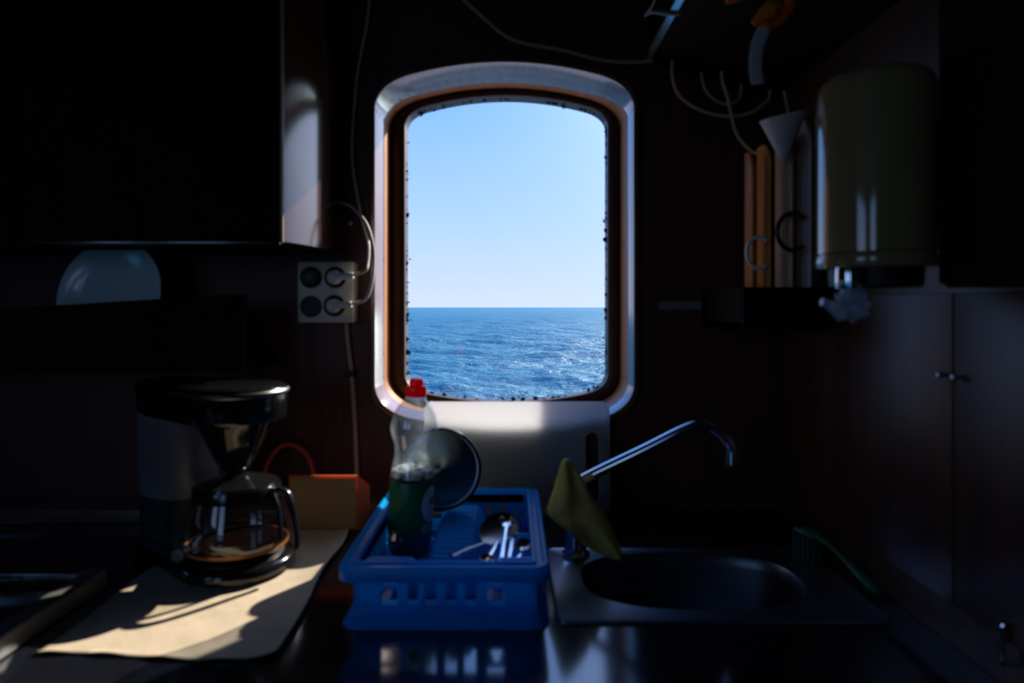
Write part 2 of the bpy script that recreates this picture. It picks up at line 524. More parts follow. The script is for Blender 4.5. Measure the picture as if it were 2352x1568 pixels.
def foam_mat():
    m, n, l, out = mat_new('soda_foam')
    b = n.new('ShaderNodeBsdfPrincipled'); tc = n.new('ShaderNodeTexCoord')
    nz = n.new('ShaderNodeTexNoise'); nz.inputs['Scale'].default_value = 60; nz.inputs['Detail'].default_value = 3
    rp = n.new('ShaderNodeValToRGB')
    rp.color_ramp.elements[0].position = 0.36; rp.color_ramp.elements[0].color = (0.05, 0.07, 0.07, 1)
    rp.color_ramp.elements[1].position = 0.50; rp.color_ramp.elements[1].color = (0.78, 0.82, 0.78, 1)
    l.new(tc.outputs['Object'], nz.inputs['Vector']); l.new(nz.outputs['Fac'], rp.inputs[0]); l.new(rp.outputs[0], b.inputs['Base Color'])
    b.inputs['Roughness'].default_value = 0.15
    t = n.new('ShaderNodeBsdfTranslucent'); l.new(rp.outputs[0], t.inputs['Color'])
    ms = n.new('ShaderNodeMixShader'); ms.inputs[0].default_value = 0.4
    l.new(b.outputs[0], ms.inputs[1]); l.new(t.outputs[0], ms.inputs[2]); l.new(ms.outputs[0], out.inputs[0])
    return m
M_foam = foam_mat()

def sea_mat():
    m, n, l, out = mat_new('sea_water')
    tc = n.new('ShaderNodeTexCoord')
    mp = n.new('ShaderNodeMapping'); mp.inputs['Scale'].default_value = (1.0, 1.6, 1.0)
    nz = n.new('ShaderNodeTexNoise'); nz.inputs['Scale'].default_value = 1.6; nz.inputs['Detail'].default_value = 7; nz.inputs['Roughness'].default_value = 0.6
    bp = n.new('ShaderNodeBump'); bp.inputs['Strength'].default_value = 1.0; bp.inputs['Distance'].default_value = 0.22
    df = n.new('ShaderNodeBsdfDiffuse'); df.inputs['Color'].default_value = (0.003, 0.092, 0.150, 1)
    gl = n.new('ShaderNodeBsdfGlossy'); gl.inputs['Roughness'].default_value = 0.34; gl.inputs['Color'].default_value = (0.8, 0.95, 1.0, 1)
    lw = n.new('ShaderNodeLayerWeight'); lw.inputs['Blend'].default_value = 0.5
    pw = math_node(n, l, 'POWER', lw.outputs['Facing'], 4.0)
    fc = math_node(n, l, 'ADD', math_node(n, l, 'MULTIPLY', pw, 0.30), 0.02)
    ms = n.new('ShaderNodeMixShader')
    l.new(tc.outputs['Object'], mp.inputs[0]); l.new(mp.outputs[0], nz.inputs['Vector'])
    l.new(nz.outputs['Fac'], bp.inputs['Height'])
    for x in (df, gl, lw): l.new(bp.outputs[0], x.inputs['Normal'])
    l.new(fc, ms.inputs[0]); l.new(df.outputs[0], ms.inputs[1]); l.new(gl.outputs[0], ms.inputs[2])
    l.new(ms.outputs[0], out.inputs[0])
    return m
M_sea = sea_mat()

# ================================================================== the setting
YW = 1.72           # inner face of the window wall
ZC = -0.53          # worktop height below the eye
XR = 0.69           # right wall
XL = -1.70          # left wall
ZT = 0.95           # ceiling
YB = -1.85          # rear bulkhead

def win_loop(Y, xl, xr, zt, zb, sagt, sagb, r, n=14, m=20, off=0.0):
    """outline of the arched ship's window at depth Y, counter-clockwise from the top right"""
    xl, xr, zt, zb = xl - off, xr + off, zt + off, zb - off
    cx, w = (xl + xr) / 2, (xr - xl) / 2
    out = []
    def half(zz, sag, sgn):
        pts = []
        u0 = w - r
        zc = zz - sgn * sag * (u0 / w) ** 2
        sl = -sgn * 2 * sag * u0 / w ** 2
        for i in range(m + 1):                      # arc, right to left
            u = u0 - 2 * u0 * i / m
            pts.append((cx + u, zz - sgn * sag * (u / w) ** 2))
        p0 = Vector((cx - u0, zc)); p3 = Vector((cx - w, zc - sgn * r * 0.95))
        p1 = p0 + Vector((-1, sl * -1 * -1 if False else sl * -(-1) * -1)) * (r * 0.55) if False else p0 + Vector((-r * 0.55, -r * 0.55 * (-sl)))
        p2 = p3 + Vector((0, sgn * r * 0.5))
        cor = []
        for i in range(1, n + 1):
            t = i / n
            q = p0 * (1 - t) ** 3 + p1 * 3 * t * (1 - t) ** 2 + p2 * 3 * t * t * (1 - t) + p3 * t ** 3
            cor.append((q.x, q.y))
        right = [(2 * cx - x, z) for x, z in reversed(cor)]
        return right + pts + cor
    top = half(zt, sagt, 1)
    bot = half(zb, sagb, -1)
    loop = top + bot[::-1]
    return [rel(x, Y, z) for x, z in loop]

OUT = dict(xl=-0.356, xr=0.316, zt=0.636, zb=-0.312, sagt=0.062, sagb=0.045, r=0.095)
INN = dict(xl=-0.311, xr=0.278, zt=0.613, zb=-0.276, sagt=0.050, sagb=0.040, r=0.062)

bm = NB()
hole = win_loop(YW, **OUT, off=0.006)
rect = [rel(XL - .1, YW, ZT + .1), rel(XL - .1, YW, -H - .05), rel(XR + .12, YW, -H - .05), rel(XR + .12, YW, ZT + .1)]
holed(bm, rect, hole, (0, 0.24, 0))
tag(link_mesh('wall_back', bm, M_wall, smooth=0), kind='structure')

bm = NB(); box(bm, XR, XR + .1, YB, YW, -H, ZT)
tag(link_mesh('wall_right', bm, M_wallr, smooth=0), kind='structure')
bm = NB()
sw = [rel(XL, x, z) for x, z in rrect(-1.25, -0.25, -0.25, 0.75, 0.10)]  # added side opening, unseen, letting in fill light
ph = [rel(XL, 1.25 + 0.13 * math.cos(2 * PI * i / 32), -0.05 + 0.13 * math.sin(2 * PI * i / 32)) for i in range(32)]  # added round opening, unseen, to light the left end
holed(bm, [rel(XL, 0.4, -H), rel(XL, YW, -H), rel(XL, YW, ZT), rel(XL, 0.4, ZT)], ph, (-.1, 0, 0))
holed(bm, [rel(XL, YB, -H), rel(XL, 0.4, -H), rel(XL, 0.4, ZT), rel(XL, YB, ZT)], sw, (-.1, 0, 0))
tag(link_mesh('wall_left', bm, M_wall, smooth=0), kind='structure')
bm = NB()
dh = [rel(x, YB, z) for x, z in rrect(-1.65, -0.99, -0.70, 0.88, 0.05)]  # added rear opening behind the camera, lets in fill light
holed(bm, [rel(XL - .1, YB, -H), rel(XR + .1, YB, -H), rel(XR + .1, YB, ZT), rel(XL - .1, YB, ZT)], dh, (0, -.08, 0))
tag(link_mesh('wall_rear', bm, M_wall, smooth=0), kind='structure')
bm = NB(); box(bm, XL - .1, XR + .1, YB - .08, YW + .24, ZT, ZT + .08)
tag(link_mesh('ceiling', bm, M_ceil, smooth=0), kind='structure')
bm = NB(); box(bm, XL - .1, XR + .1, YB - .08, YW + .24, -H - .06, -H)
tag(link_mesh('floor', bm, M_floor, smooth=0), kind='structure')

# ---- the window
win = thing('window_1', rel(-0.02, 1.80, -0.30), 'arched ship window in varnished wood looking onto the sea', 'window', kind='structure')
bm = NB()
prof = [(1.722, 0.016), (1.706, 0.016), (1.699, 0.012), (1.696, 0.006), (1.698, 0.001), (1.705, -0.001), (None, -0.0055), (None, 0.004), (1.722, 0.005)]
def ring_out(y, o):
    """casing ring; the joint with the deeper reveal lies nearer the room on the right, deeper at the top"""
    pts = win_loop(y if y else 1.768, **OUT, off=o)
    if not y:
        for p in pts:
            t = max(0.0, min(1.0, (p.x + 0.356) / 0.672))
            yy = 1.790 + (1.738 - 1.790) * t
            w = max(0.0, min(1.0, (p.z - H - 0.50) / 0.10))
            p.y = yy + (1.835 - yy) * w
    return pts
loft(bm, [ring_out(y, o) for y, o in prof], loop=True)
link_mesh('casing', bm, M_casing, win, smooth=50)
bm = NB()
prof = [(None, -0.0045), (1.905, -0.002), (1.905, 0.006), (None, 0.004)]
loft(bm, [ring_out(y, o) for y, o in prof], loop=True)
link_mesh('reveal', bm, M_frame, win, smooth=50)
bm = NB()
a = [win_loop(1.955, **OUT, off=0.004), win_loop(1.900, **OUT, off=0.002), win_loop(1.893, **OUT, off=-0.006)]
b = [win_loop(1.893, **INN, off=0.006), win_loop(1.897, **INN, off=0.001), win_loop(1.905, **INN, off=0.0), win_loop(1.955, **INN, off=0.0)]
loft(bm, a + b, loop=True)
sealo = link_mesh('window_frame', bm, M_seal, win, smooth=50)
bm = NB()
rings = [win_loop(1.925, **INN, off=o) for o in (0.0, -0.008, -0.018, -0.034, -0.06)]
lay = bm.verts.layers.float.new('edge')
vr = [[bm.verts.new(p) for p in r] for r in rings]
for a_, b_ in zip(vr[:-1], vr[1:]):
    for i in range(len(a_)):
        j = (i + 1) % len(a_)
        bm.faces.new((a_[i], a_[j], b_[j], b_[i]))
bm.faces.new(vr[-1])
for r_, val in zip(vr, (1.0, 0.75, 0.45, 0.2, 0.0)):
    for v in r_: v[lay] = val
link_mesh('glass_pane', bm, M_pane, win, smooth=0)
mid = [(p + q) / 2 for p, q in zip(win_loop(1.892, **OUT, off=-0.006), win_loop(1.892, **INN, off=0.006))]
nb_ = len(mid)
first_bolt = None
for k in range(20):
    p = mid[int(k * nb_ / 20)]
    if first_bolt is None:
        bm = NB()
        loft(bm, [circle(p + Vector((0, dy, 0)), r, 12, (1, 0, 0), (0, 0, 1)) for dy, r in ((0.002, .0035), (0.0, .0035), (-.0015, .0025), (-.002, .001))])
        first_bolt = link_mesh('bolt', bm, M_bolt, win)
        p_first = p
    else:
        c = first_bolt.copy(); C.objects.link(c); c.parent = win
        c.location = first_bolt.location + (p - p_first)

# ---- the sea: a real wave surface out to the horizon
def build_sea():
    fine = np.linspace(-34, 34, 620)
    coarse = np.concatenate([np.linspace(36, 90, 24), np.linspace(96, 264, 24), np.linspace(270, 324, 24)])
    ang = np.radians(np.concatenate([fine, coarse]))
    rad = np.exp(np.linspace(math.log(6.0), math.log(5500.0), 760))
    A, R = np.meshgrid(ang, rad)
    X, Y = R * np.sin(A), R * np.cos(A)
    sp = np.maximum(R * (np.log(5500 / 6.0) / 760), 0.002 * R)
    Z = np.zeros_like(X)
    rng = np.random.RandomState(4)
    for i in range(70):
        lam = 0.45 * (18 ** (i / 69.0))
        th = math.radians(80) + rng.normal(0, 0.42)
        k = 2 * PI / lam
        amp = 0.0098 * lam ** 0.70 * rng.uniform(0.5, 1.2)
        ph = rng.uniform(0, 2 * PI)
        fade = np.clip(lam / sp / 3.0 - 0.4, 0, 1)
        arg = k * (X * math.cos(th) + Y * math.sin(th)) + ph
        Z += fade * amp * (np.sin(arg) + 0.25 * np.cos(2 * arg))
    nr, na = X.shape
    co = np.stack([X, Y, Z + H - 2.75], -1).reshape(-1, 3).astype(np.float32)
    idx = np.arange(nr * na).reshape(nr, na)
    a = idx[:-1, :]; b = idx[1:, :]
    q = np.stack([a, np.roll(a, -1, 1), np.roll(b, -1, 1), b], -1).reshape(-1, 4)
    me = bpy.data.meshes.new('sea')
    me.vertices.add(len(co)); me.vertices.foreach_set('co', co.ravel())
    me.loops.add(q.size); me.loops.foreach_set('vertex_index', q.ravel().astype(np.int32))
    me.polygons.add(len(q)); me.polygons.foreach_set('loop_start', np.arange(0, q.size, 4, dtype=np.int32))
    me.polygons.foreach_set('loop_total', np.full(len(q), 4, dtype=np.int32))
    me.update(); me.validate()
    me.polygons.foreach_set('use_smooth', np.ones(len(me.polygons), dtype=bool))
    me.materials.append(M_sea)
    o = bpy.data.objects.new('sea', me); C.objects.link(o)
    tag(o, 'rippled blue sea stretching to the horizon outside the window', 'sea', kind='structure')
build_sea()

# ================================================================== worktop, base cabinet, sink
SX0, SX1, SY0, SY1 = 0.074, 0.640, 1.090, 1.425       # sink plate
BX0, BX1, BY0, BY1 = 0.135, 0.555, 1.135, 1.400       # bowl mouth
def bowl(x0, x1, y0, y1, z, n=64, e=2.6):
    cx, cy, a, b = (x0 + x1) / 2, (y0 + y1) / 2, (x1 - x0) / 2, (y1 - y0) / 2
    out = []
    for i in range(n):
        t = 2 * PI * i / n
        c, s = math.cos(t), math.sin(t)
        out.append(rel(cx + a * math.copysign(abs(c) ** (2 / e), c), cy + b * math.copysign(abs(s) ** (2 / e), s), z))
    return out
bm = NB()
outer = [rel(x, y, ZC) for x, y in rrect(XL + .005, XR - .002, 0.86, YW - .002, 0.004, 2)]
holed(bm, outer, bowl(BX0 - .006, BX1 + .006, BY0 - .006, BY1 + .006, ZC), (0, 0, -0.035))
wt = link_mesh('worktop', bm, M_worktop, smooth=0)
tag(wt, 'glossy black galley worktop carrying the sink and dish rack', 'worktop')

bc = thing('base_cabinet', rel(-0.5, 1.3, -H), 'dark wooden base cabinet under the black worktop', 'cabinet')
bm = NB()
for x in (XL + .02, -0.60, XR - .03):
    box(bm, x, x + .02, 0.92, YW - .02, -H, ZC - .036)
box(bm, XL + .02, XR - .01, 0.92, 0.935, -H + .1, ZC - .036)
link_mesh('carcass', bm, M_cab, bc, smooth=0)
for x0, x1 in ((-1.6, -1.15), (-1.13, -0.68), (-0.62, -0.20), (-0.18, 0.22), (0.24, 0.64)):
    bm = NB(); box(bm, x0, x1, 0.900, 0.919, -H + .12, ZC - .06, 0.003)
    d = link_mesh('door', bm, M_cab, bc)
    bm = NB(); loft(bm, [circle(rel(x1 - .04, 0.900 - dy, ZC - .16), r, 16, (1, 0, 0), (0, 0, 1)) for dy, r in ((0, .006), (.012, .006), (.016, .012), (.024, .011), (.027, .005))])
    link_mesh('knob', bm, M_steel, d)

sk = thing('kitchen_sink', rel(0.35, 1.26, ZC), 'stainless steel inset sink with oval bowl right of the blue rack', 'sink')
bm = NB()
pl = rrect(SX0, SX1, SY0, SY1, 0.018, 5)
t0 = hplate(pl, ZC + .0005); t1 = hplate(rrect(SX0 + .003, SX1 - .003, SY0 + .003, SY1 - .003, 0.016, 5), ZC + .0055)
t2 = hplate(rrect(SX0 + .008, SX1 - .008, SY0 + .008, SY1 - .008, 0.012, 5), ZC + .004)
loft(bm, [t0, t1, t2], False, False)
tb = bmesh.new(); es = []
for lp in (t2, bowl(BX0, BX1, BY0, BY1, ZC + .004)):
    vv = [tb.verts.new(p) for p in lp]; es += [tb.edges.new((vv[i], vv[(i + 1) % len(vv)])) for i in range(len(vv))]
bmesh.ops.triangle_fill(tb, use_beauty=True, edges=es); merge(bm, tb)
bmesh.ops.remove_doubles(bm, verts=bm.verts, dist=1e-5)
link_mesh('rim_plate', bm, M_steel, sk, smooth=25)
bm = NB()
rings = []
for s, z in ((0, .004), (.003, .001), (.006, -.02), (.012, -.10), (.03, -.145), (.07, -.158), (.11, -.160)):
    rings.append(bowl(BX0 + s, BX1 - s, BY0 + s, BY1 - s, ZC + z))
loft(bm, rings, False, True)
link_mesh('bowl', bm, M_bowl, sk, smooth=50)
bm = NB(); lathe(bm, 0.345, 1.268, [(.03, ZC - .159), (.03, ZC - .156), (.022, ZC - .156), (.015, ZC - .158)], 24)
link_mesh('drain', bm, M_chrome, sk)

# ---- tap
FX, FY = 0.135, 1.385
tp = thing('kitchen_faucet', rel(FX, FY, ZC + .004), 'chrome swivel faucet with long rising spout behind the yellow cloth', 'faucet')
bm = NB(); lathe(bm, FX, FY, [(.030, ZC + .0045), (.030, ZC + .010), (.024, ZC + .016), (.021, ZC + .022), (.019, ZC + .10), (.020, ZC + .12), (.020, ZC + .15), (.016, ZC + .162), (.012, ZC + .164)], 28)
link_mesh('column', bm, M_chrome, tp)
bm = NB()
s0 = rel(FX + .01, FY, ZC + .150)
tube(bm, [s0, P(1345, 1098, 1.385), P(1480, 1033, 1.36), P(1570, 988, 1.345), P(1615, 975, 1.338), P(1655, 992, 1.33), P(1678, 1028, 1.325), P(1680, 1066, 1.322)], .0115, 16)
link_mesh('spout', bm, M_chrome, tp)
bm = NB(); tube(bm, [rel(FX + .012, FY, ZC + .05), rel(FX + .035, FY - .006, ZC + .056), rel(FX + .058, FY - .010, ZC + .068)], .007, 12, radii=[.009, .007, .010])
link_mesh('lever', bm, M_chrome, tp)

# ---- cloth draped over the tap
rows = [(1053, 1294, 1306), (1062, 1287, 1317), (1080, 1283, 1329), (1110, 1275, 1345), (1140, 1267, 1360), (1165, 1257, 1378), (1182, 1255, 1392), (1198, 1272, 1400),
        (1218, 1300, 1409), (1240, 1328, 1418), (1258, 1354, 1425), (1270, 1377, 1429), (1280, 1397, 1424), (1284, 1404, 1414)]
rings = []
for i, (y, a_, b_) in enumerate(rows):
    t = i / (len(rows) - 1)
    yc = 1.326 - 0.010 * t
    pa, pb = P(a_, y, yc), P(b_, y, yc)
    c = (pa + pb) / 2; hw = (pb - pa).length / 2
    dep = min(0.026, hw * 0.8 + .004)
    ring = []
    for j in range(36):
        th = 2 * PI * j / 36
        x = hw * math.cos(th); yy = dep * math.sin(th)
        fold = 0.16 * math.sin(3 * th + 5 * t) + 0.10 * math.sin(5 * th - 8 * t)
        if yy < 0 and abs(math.cos(th)) < .92: yy *= (1 + fold)
        ring.append(c + Vector((x, yy + 0.006 * math.sin(2.2 * x / .02 + 3 * t), 0)))
    rings.append(ring)
bm = NB(); loft(bm, rings)
o = link_mesh('dish_cloth', bm, M_cloth, smooth=60)
md = o.modifiers.new('sub', 'SUBSURF'); md.levels = md.render_levels = 1
tag(o, 'yellow-brown sponge cloth hung over the chrome faucet', 'dish cloth')

# ---- dish brush by the right wall
br = thing('dish_brush', rel(0.65, 1.25, ZC + .005), 'green plastic dish brush lying between sink and right wall', 'brush')
bm = NB()
tube(bm, [rel(0.612, 1.345, -.462), rel(0.628, 1.310, -.470), rel(0.640, 1.285, -.482), rel(0.654, 1.245, -.500), rel(0.664, 1.205, -.516), rel(0.668, 1.188, -.519)], .009, 12, r2=.005, radii=[.010, .009, .006, .007, .012, .013, .007])
link_mesh('handle', bm, M_green, br)
bm = NB()
tube(bm, [rel(0.600, 1.372, -.466), rel(0.612, 1.345, -.464), rel(0.620, 1.325, -.468)], .018, 14, r2=.008, radii=[.012, .020, .013])
hd = link_mesh('head', bm, M_green, br)
bm = NB()
for i in range(5):
    for j in range(3):
        x = 0.600 + .005 * i + (j - 1) * .010; y = 1.372 - .011 * i + (j - 1) * .006
        tube(bm, [rel(x, y, -.470), rel(x + random.uniform(-.003, .003), y + random.uniform(-.003, .003), -.5245)], .0035, 6)
link_mesh('bristle_tufts', bm, M_bristle, br)

# ================================================================== dish rack
RX0, RX1, RY0, RY1 = -0.288, 0.062, 1.062, 1.535
rk = thing('dish_rack', rel(-0.11, 1.30, ZC), 'blue plastic dish rack on black worktop holding bottle and cutlery', 'dish rack')
bm = NB()     # rim with a shallow groove
def rr(s, z, r=.03): return hplate(rrect(RX0 + s, RX1 - s, RY0 + s, RY1 - s, max(r - s, .006), 6), z)
loft(bm, [rr(0.0, -.449), rr(0.0, -.430), rr(.003, -.424), rr(.008, -.4235), rr(.011, -.429), rr(.020, -.429), rr(.023, -.4225), rr(.027, -.4225), rr(.029, -.427), rr(.029, -.450), rr(.025, -.450), rr(.025, -.434), rr(.004, -.434), rr(.004, -.449)], loop=True)
rim = link_mesh('rim', bm, M_blue, rk, smooth=50)
for hx0, hx1 in ((-.245, -.165), (-.025, .040)):       # hand grips let into the front rim
    bm = NB()
    g = [(x, y) for x, y in rrect(hx0, hx1, RY0 + .024, RY0 + .048, .010, 5)]
    gi = [(x, y) for x, y in rrect(hx0 + .006, hx1 - .006, RY0 + .030, RY0 + .042, .006, 5)]
    loft(bm, [hplate(g, -.440), hplate(g, -.4245), hplate(gi, -.4245), hplate(gi, -.438)])
    link_mesh('grip', bm, M_blue, rim)
bx0, bx1, by0, by1 = RX0 + .025, RX1 - .020, RY0 + .028, RY1 - .025
zl, zh = -.508, -.432
bm = NB()
W = bx1 - bx0
ub = [0, .045, .072, .089, .107, .118, .137, .152, .171, .184, .203, .222, .250, W]
vb = [0, .012, .040, .048, .066, zh - zl]
holes = {(i, j) for i in (3, 5, 7, 9) for j in (1, 2, 3)} | {(1, 1), (1, 3), (11, 1), (11, 3)}
cells(bm, rel(bx0, by0, zl), (1, 0, 0), (0, 0, 1), ub, vb, holes, .004)
ub = [0, .03, .05, .08, .10, .205, .217, .235, .247, W]
cells(bm, rel(bx0, by1, zl), (1, 0, 0), (0, 0, 1), ub, [0, .02, .055, zh - zl], {(1, 1), (3, 1), (5, 1), (7, 1)}, .004)
D = by1 - by0
ub = [0] + [v for k in range(7) for v in (.03 + k * .056, .055 + k * .056)] + [D]
hl = {(1 + 2 * k, 1) for k in range(7)}
cells(bm, rel(bx0, by0, zl), (0, 1, 0), (0, 0, 1), ub, [0, .018, .052, zh - zl], hl, .004)
cells(bm, rel(bx1 - .004, by0, zl), (0, 1, 0), (0, 0, 1), ub, [0, .018, .052, zh - zl], hl, .004)
# slotted floor
ux = [0] + [v for k in range(9) for v in (.02 + k * .030, .036 + k * .030)] + [W]
uy = [0] + [v for k in range(5) for v in (.03 + k * .08, .085 + k * .08)] + [D]
cells(bm, rel(bx0, by0, zl - .003), (1, 0, 0), (0, 1, 0), ux, uy, {(1 + 2 * k, 1 + 2 * j) for k in range(9) for j in range(5)}, .004)
link_mesh('basket', bm, M_blue, rk, smooth=0)
bm = NB()     # flared foot / drip tray
def fr(s, z): return hplate(rrect(bx0 - s, bx1 + s, by0 - s, by1 + s, .012 + s, 5), z)
loft(bm, [fr(.000, -.488), fr(.003, -.500), fr(.012, -.515), fr(.022, -.5285), fr(.019, -.5285), fr(.010, -.514), fr(.0005, -.500)], False, False)
loft(bm, [fr(.018, -.5285), fr(.018, -.525)], True, True)
link_mesh('drip_tray', bm, M_blue, rk, smooth=50)
bm = NB()     # ribbed plate ridge running down the middle
x0, x1 = -.147, -.071
nrib = 15
prof = []
for i in range(nrib):
    y = 1.140 + i * .0228
    zt = -.447 + .004 * math.sin(PI * i / (nrib - 1))
    prof += [(y, zt - .010), (y + .004, zt), (y + .013, zt), (y + .017, zt - .010)]
rings = []
for y, z in prof:
    rings.append([rel(x0 - .020, y, -.505), rel(x0 - .004, y, z - .012), rel(x0 + .006, y, z), rel(x1 - .006, y, z), rel(x1 + .004, y, z - .012), rel(x1 + .020, y, -.505)])
loft(bm, rings)
link_mesh('plate_ridge', bm, M_blue, rk, smooth=25)
bm = NB()     # cutlery divider
cells(bm, rel(-.030, 1.30, -.505), (1, 0, 0), (0, 0, 1), [0, .02, .032, .045, .057, .070], [0, .015, .04, .055], {(1, 1), (3, 1)}, .003)
link_mesh('divider', bm, M_blue, rk, smooth=0)

# ---- bottle
BX, BY, BZ = -0.211, 1.335, -.5030
bt = thing('soda_bottle', rel(BX, BY, BZ), 'clear plastic soda bottle with red cap standing in blue rack', 'bottle')
bt.rotation_euler = (0, math.radians(2.6), 0)
def blathe(prof, n=48, cap0=True, cap1=True):
    b_ = NB(); lathe(b_, BX, BY, [(r, BZ + z) for r, z in prof], n, cap0, cap1); return b_
outerp = [(.030, .0), (.040, .003), (.0435, .012), (.0445, .04), (.0450, .140), (.0450, .155), (.0440, .170), (.0400, .190), (.0380, .206), (.0390, .222), (.0450, .240), (.0490, .254), (.0480, .268), (.0425, .286), (.0345, .300), (.0250, .311), (.0175, .318), (.0165, .324)]
link_mesh('bottle_shell', blathe(outerp, cap1=False), M_pet, bt, smooth=60)
liq = [(.028, .002), (.038, .005), (.0422, .013), (.0432, .04), (.0436, .150), (.0430, .160)]
link_mesh('soda', blathe(liq), M_soda, bt, smooth=60)
bm = NB()
n = 48; rings = []
for k, (r, z) in enumerate(((.0430, .1602), (.0422, .168), (.040, .1725), (.030, .170), (.018, .171), (.004, .170))):
    ring = circle(rel(BX, BY, BZ + z), r, n)
    for p in ring:
        p.z += 0.006 * (noise.noise(p * 70) + .3) * (1 if k > 0 else 0)
    rings.append(ring)
loft(bm, rings)
link_mesh('foam', bm, M_foam, bt, smooth=60)
link_mesh('label_wrap', blathe([(.0451, .052), (.0455, .053), (.0455, .152), (.0451, .153)], 64, False, False), M_label, bt, smooth=60)
link_mesh('neck_ring', blathe([(.0168, .316), (.0205, .317), (.0205, .320), (.0168, .321)], 32), M_pet, bt)
bm = blathe([(.0205, .321), (.0215, .323), (.0215, .338), (.0195, .343), (.0150, .345), (.0145, .352), (.0120, .357), (.005, .359)], 40)
link_mesh('cap', bm, M_red, bt, smooth=40)

# ---- pot lid standing on edge in the rack
LC = P(1012, 1077, 1.440)
LR = 0.0895
tilt = math.radians(9)
ln = Vector((0.04, -math.cos(tilt), math.sin(tilt) * 1.0)).normalized()   # faces the room
ldx = Vector((1, 0, 0)); ldx = (ldx - ln * ldx.dot(ln)).normalized(); ldy = ln.cross(ldx)
lid = bpy.data.objects.new('pot_lid', None); C.objects.link(lid)
lid.location = LC
tag(lid, 'round spun steel pot lid standing on edge behind the bottle', 'pot lid')
lid.rotation_euler = Matrix((ldx, ldy, ln)).transposed().to_euler()
def local_lathe(prof, n=64):
    b_ = NB()
    loft(b_, [circle(Vector((0, 0, z)), r, n) for r, z in prof])
    return b_
def link_local(name, b_, mat, par, smooth=40):
    bmesh.ops.recalc_face_normals(b_, faces=b_.faces)
    me = bpy.data.meshes.new(name); b_.to_mesh(me); b_.free()
    me.polygons.foreach_set('use_smooth', [True] * len(me.polygons)); me.set_sharp_from_angle(angle=math.radians(smooth))
    me.materials.append(mat)
    o_ = bpy.data.objects.new(name, me); C.objects.link(o_); o_.parent = par
    return o_
link_local('disc', local_lathe([(LR - .005, -.006), (LR - .005, .0005), (LR - .008, .0015), (.075, .0028), (.05, .0045), (.02, .0058), (.002, .0061)]), M_lid, lid, 60)
bm = NB(); loft(bm, [circle(Vector((0, 0, z)), r, 64) for r, z in ((LR - .006, .0), (LR - .003, .004), (LR, .002), (LR + .001, -.004), (LR - .002, -.008), (LR - .006, -.006))], loop=True)
link_local('rim_bead', bm, M_blackm, lid, 60)
bm = NB(); loft(bm, [circle(Vector((0, 0, z)), r, 64) for r, z in ((LR - .0105, .0012), (LR - .0085, .0030), (LR - .0060, .0028), (LR - .0055, .0008))], loop=True)
link_local('steel_ring', bm, M_steel, lid, 60)
link_local('knob', local_lathe([(.008, -.006), (.008, -.018), (.016, -.022), (.017, -.030), (.010, -.034)], 24), M_blackm, lid)

# ---- cutlery in the right compartment
def spoon(name, pts, bowl_c, bowl_ax, mat, label, bl=.030, bw=.019, wid=.0045):
    t = thing(name, Vector(pts[0]), label, 'cutlery' if name != 'ladle' else 'ladle', 'cutlery drying in the blue rack')
    b_ = NB(); tube(b_, pts, wid, 10, r2=.0016, radii=[wid * 1.3, wid, wid * .7, wid * .8])
    link_mesh('handle', b_, mat, t)
    ax = Vector(bowl_ax).normalized(); side = ax.cross(Vector((0, -.55, .83))).normalized(); up = side.cross(ax)
    b_ = NB(); rg = []
    for s, z in ((.15, -.008), (.55, -.0068), (.85, -.003), (1.0, .0015), (1.0, .0025), (.84, -.0012), (.53, -.0052), (.12, -.0065)):
        rg.append([Vector(bowl_c) + ax * (bl * s * math.cos(2 * PI * i / 28)) + side * (bw * s * math.sin(2 * PI * i / 28)) + up * z for i in range(28)])
    loft(b_, rg); link_mesh('bowl', b_, mat, t, smooth=60)
    return t
spoon('table_spoon', [P(1110, 1292, 1.13), P(1122, 1278, 1.165), P(1135, 1258, 1.205), P(1143, 1243, 1.235)], P(1116, 1284, 1.145), P(1132, 1262, 1.2) - P(1110, 1292, 1.13), M_chrome, 'small bright spoon with its bowl resting near the front rim', .020, .014)
spoon('table_spoon', [P(1150, 1290, 1.13), P(1155, 1262, 1.17), P(1160, 1228, 1.22), P(1163, 1205, 1.26)], P(1164, 1198, 1.275), P(1163, 1205, 1.26) - P(1155, 1262, 1.17), M_chrome, 'upright spoon leaning in the middle of the cutlery', .026, .015)
spoon('table_spoon', [P(1180, 1295, 1.13), P(1190, 1280, 1.15), P(1197, 1266, 1.17), P(1200, 1258, 1.18)], P(1202, 1252, 1.185), P(1200, 1258, 1.18) - P(1190, 1280, 1.15), M_chrome, 'spoon with blue-lit bowl at the right corner of the rack', .020, .016)
spoon('ladle', [P(1036, 1276, 1.15), P(1070, 1260, 1.18), P(1105, 1248, 1.215), P(1135, 1236, 1.245)], P(1146, 1214, 1.280), Vector((.55, .75, .35)), M_dsteel, 'dark grey ladle lying across the plate ridge into the cutlery', .046, .034, .006)
fk = thing('table_fork', P(1170, 1270, 1.16), 'thin steel fork standing between the upright spoon and right corner', 'cutlery', 'cutlery drying in the blue rack')
bm = NB(); tube(bm, [P(1166, 1298, 1.13), P(1172, 1270, 1.165), P(1176, 1245, 1.20), P(1178, 1234, 1.215)], .004, 10, r2=.0015); link_mesh('handle', bm, M_chrome, fk)
bm = NB()
c0 = P(1178, 1234, 1.215); up_ = Vector((0.01, .02, .042))
for k in range(4):
    dx = Vector(((k - 1.5) * .006, 0, 0))
    tube(bm, [c0 + dx * .4, c0 + dx + up_ * .35, c0 + dx + up_ * .8, c0 + dx * 1.0 + up_ * 1.05], .0014, 8)
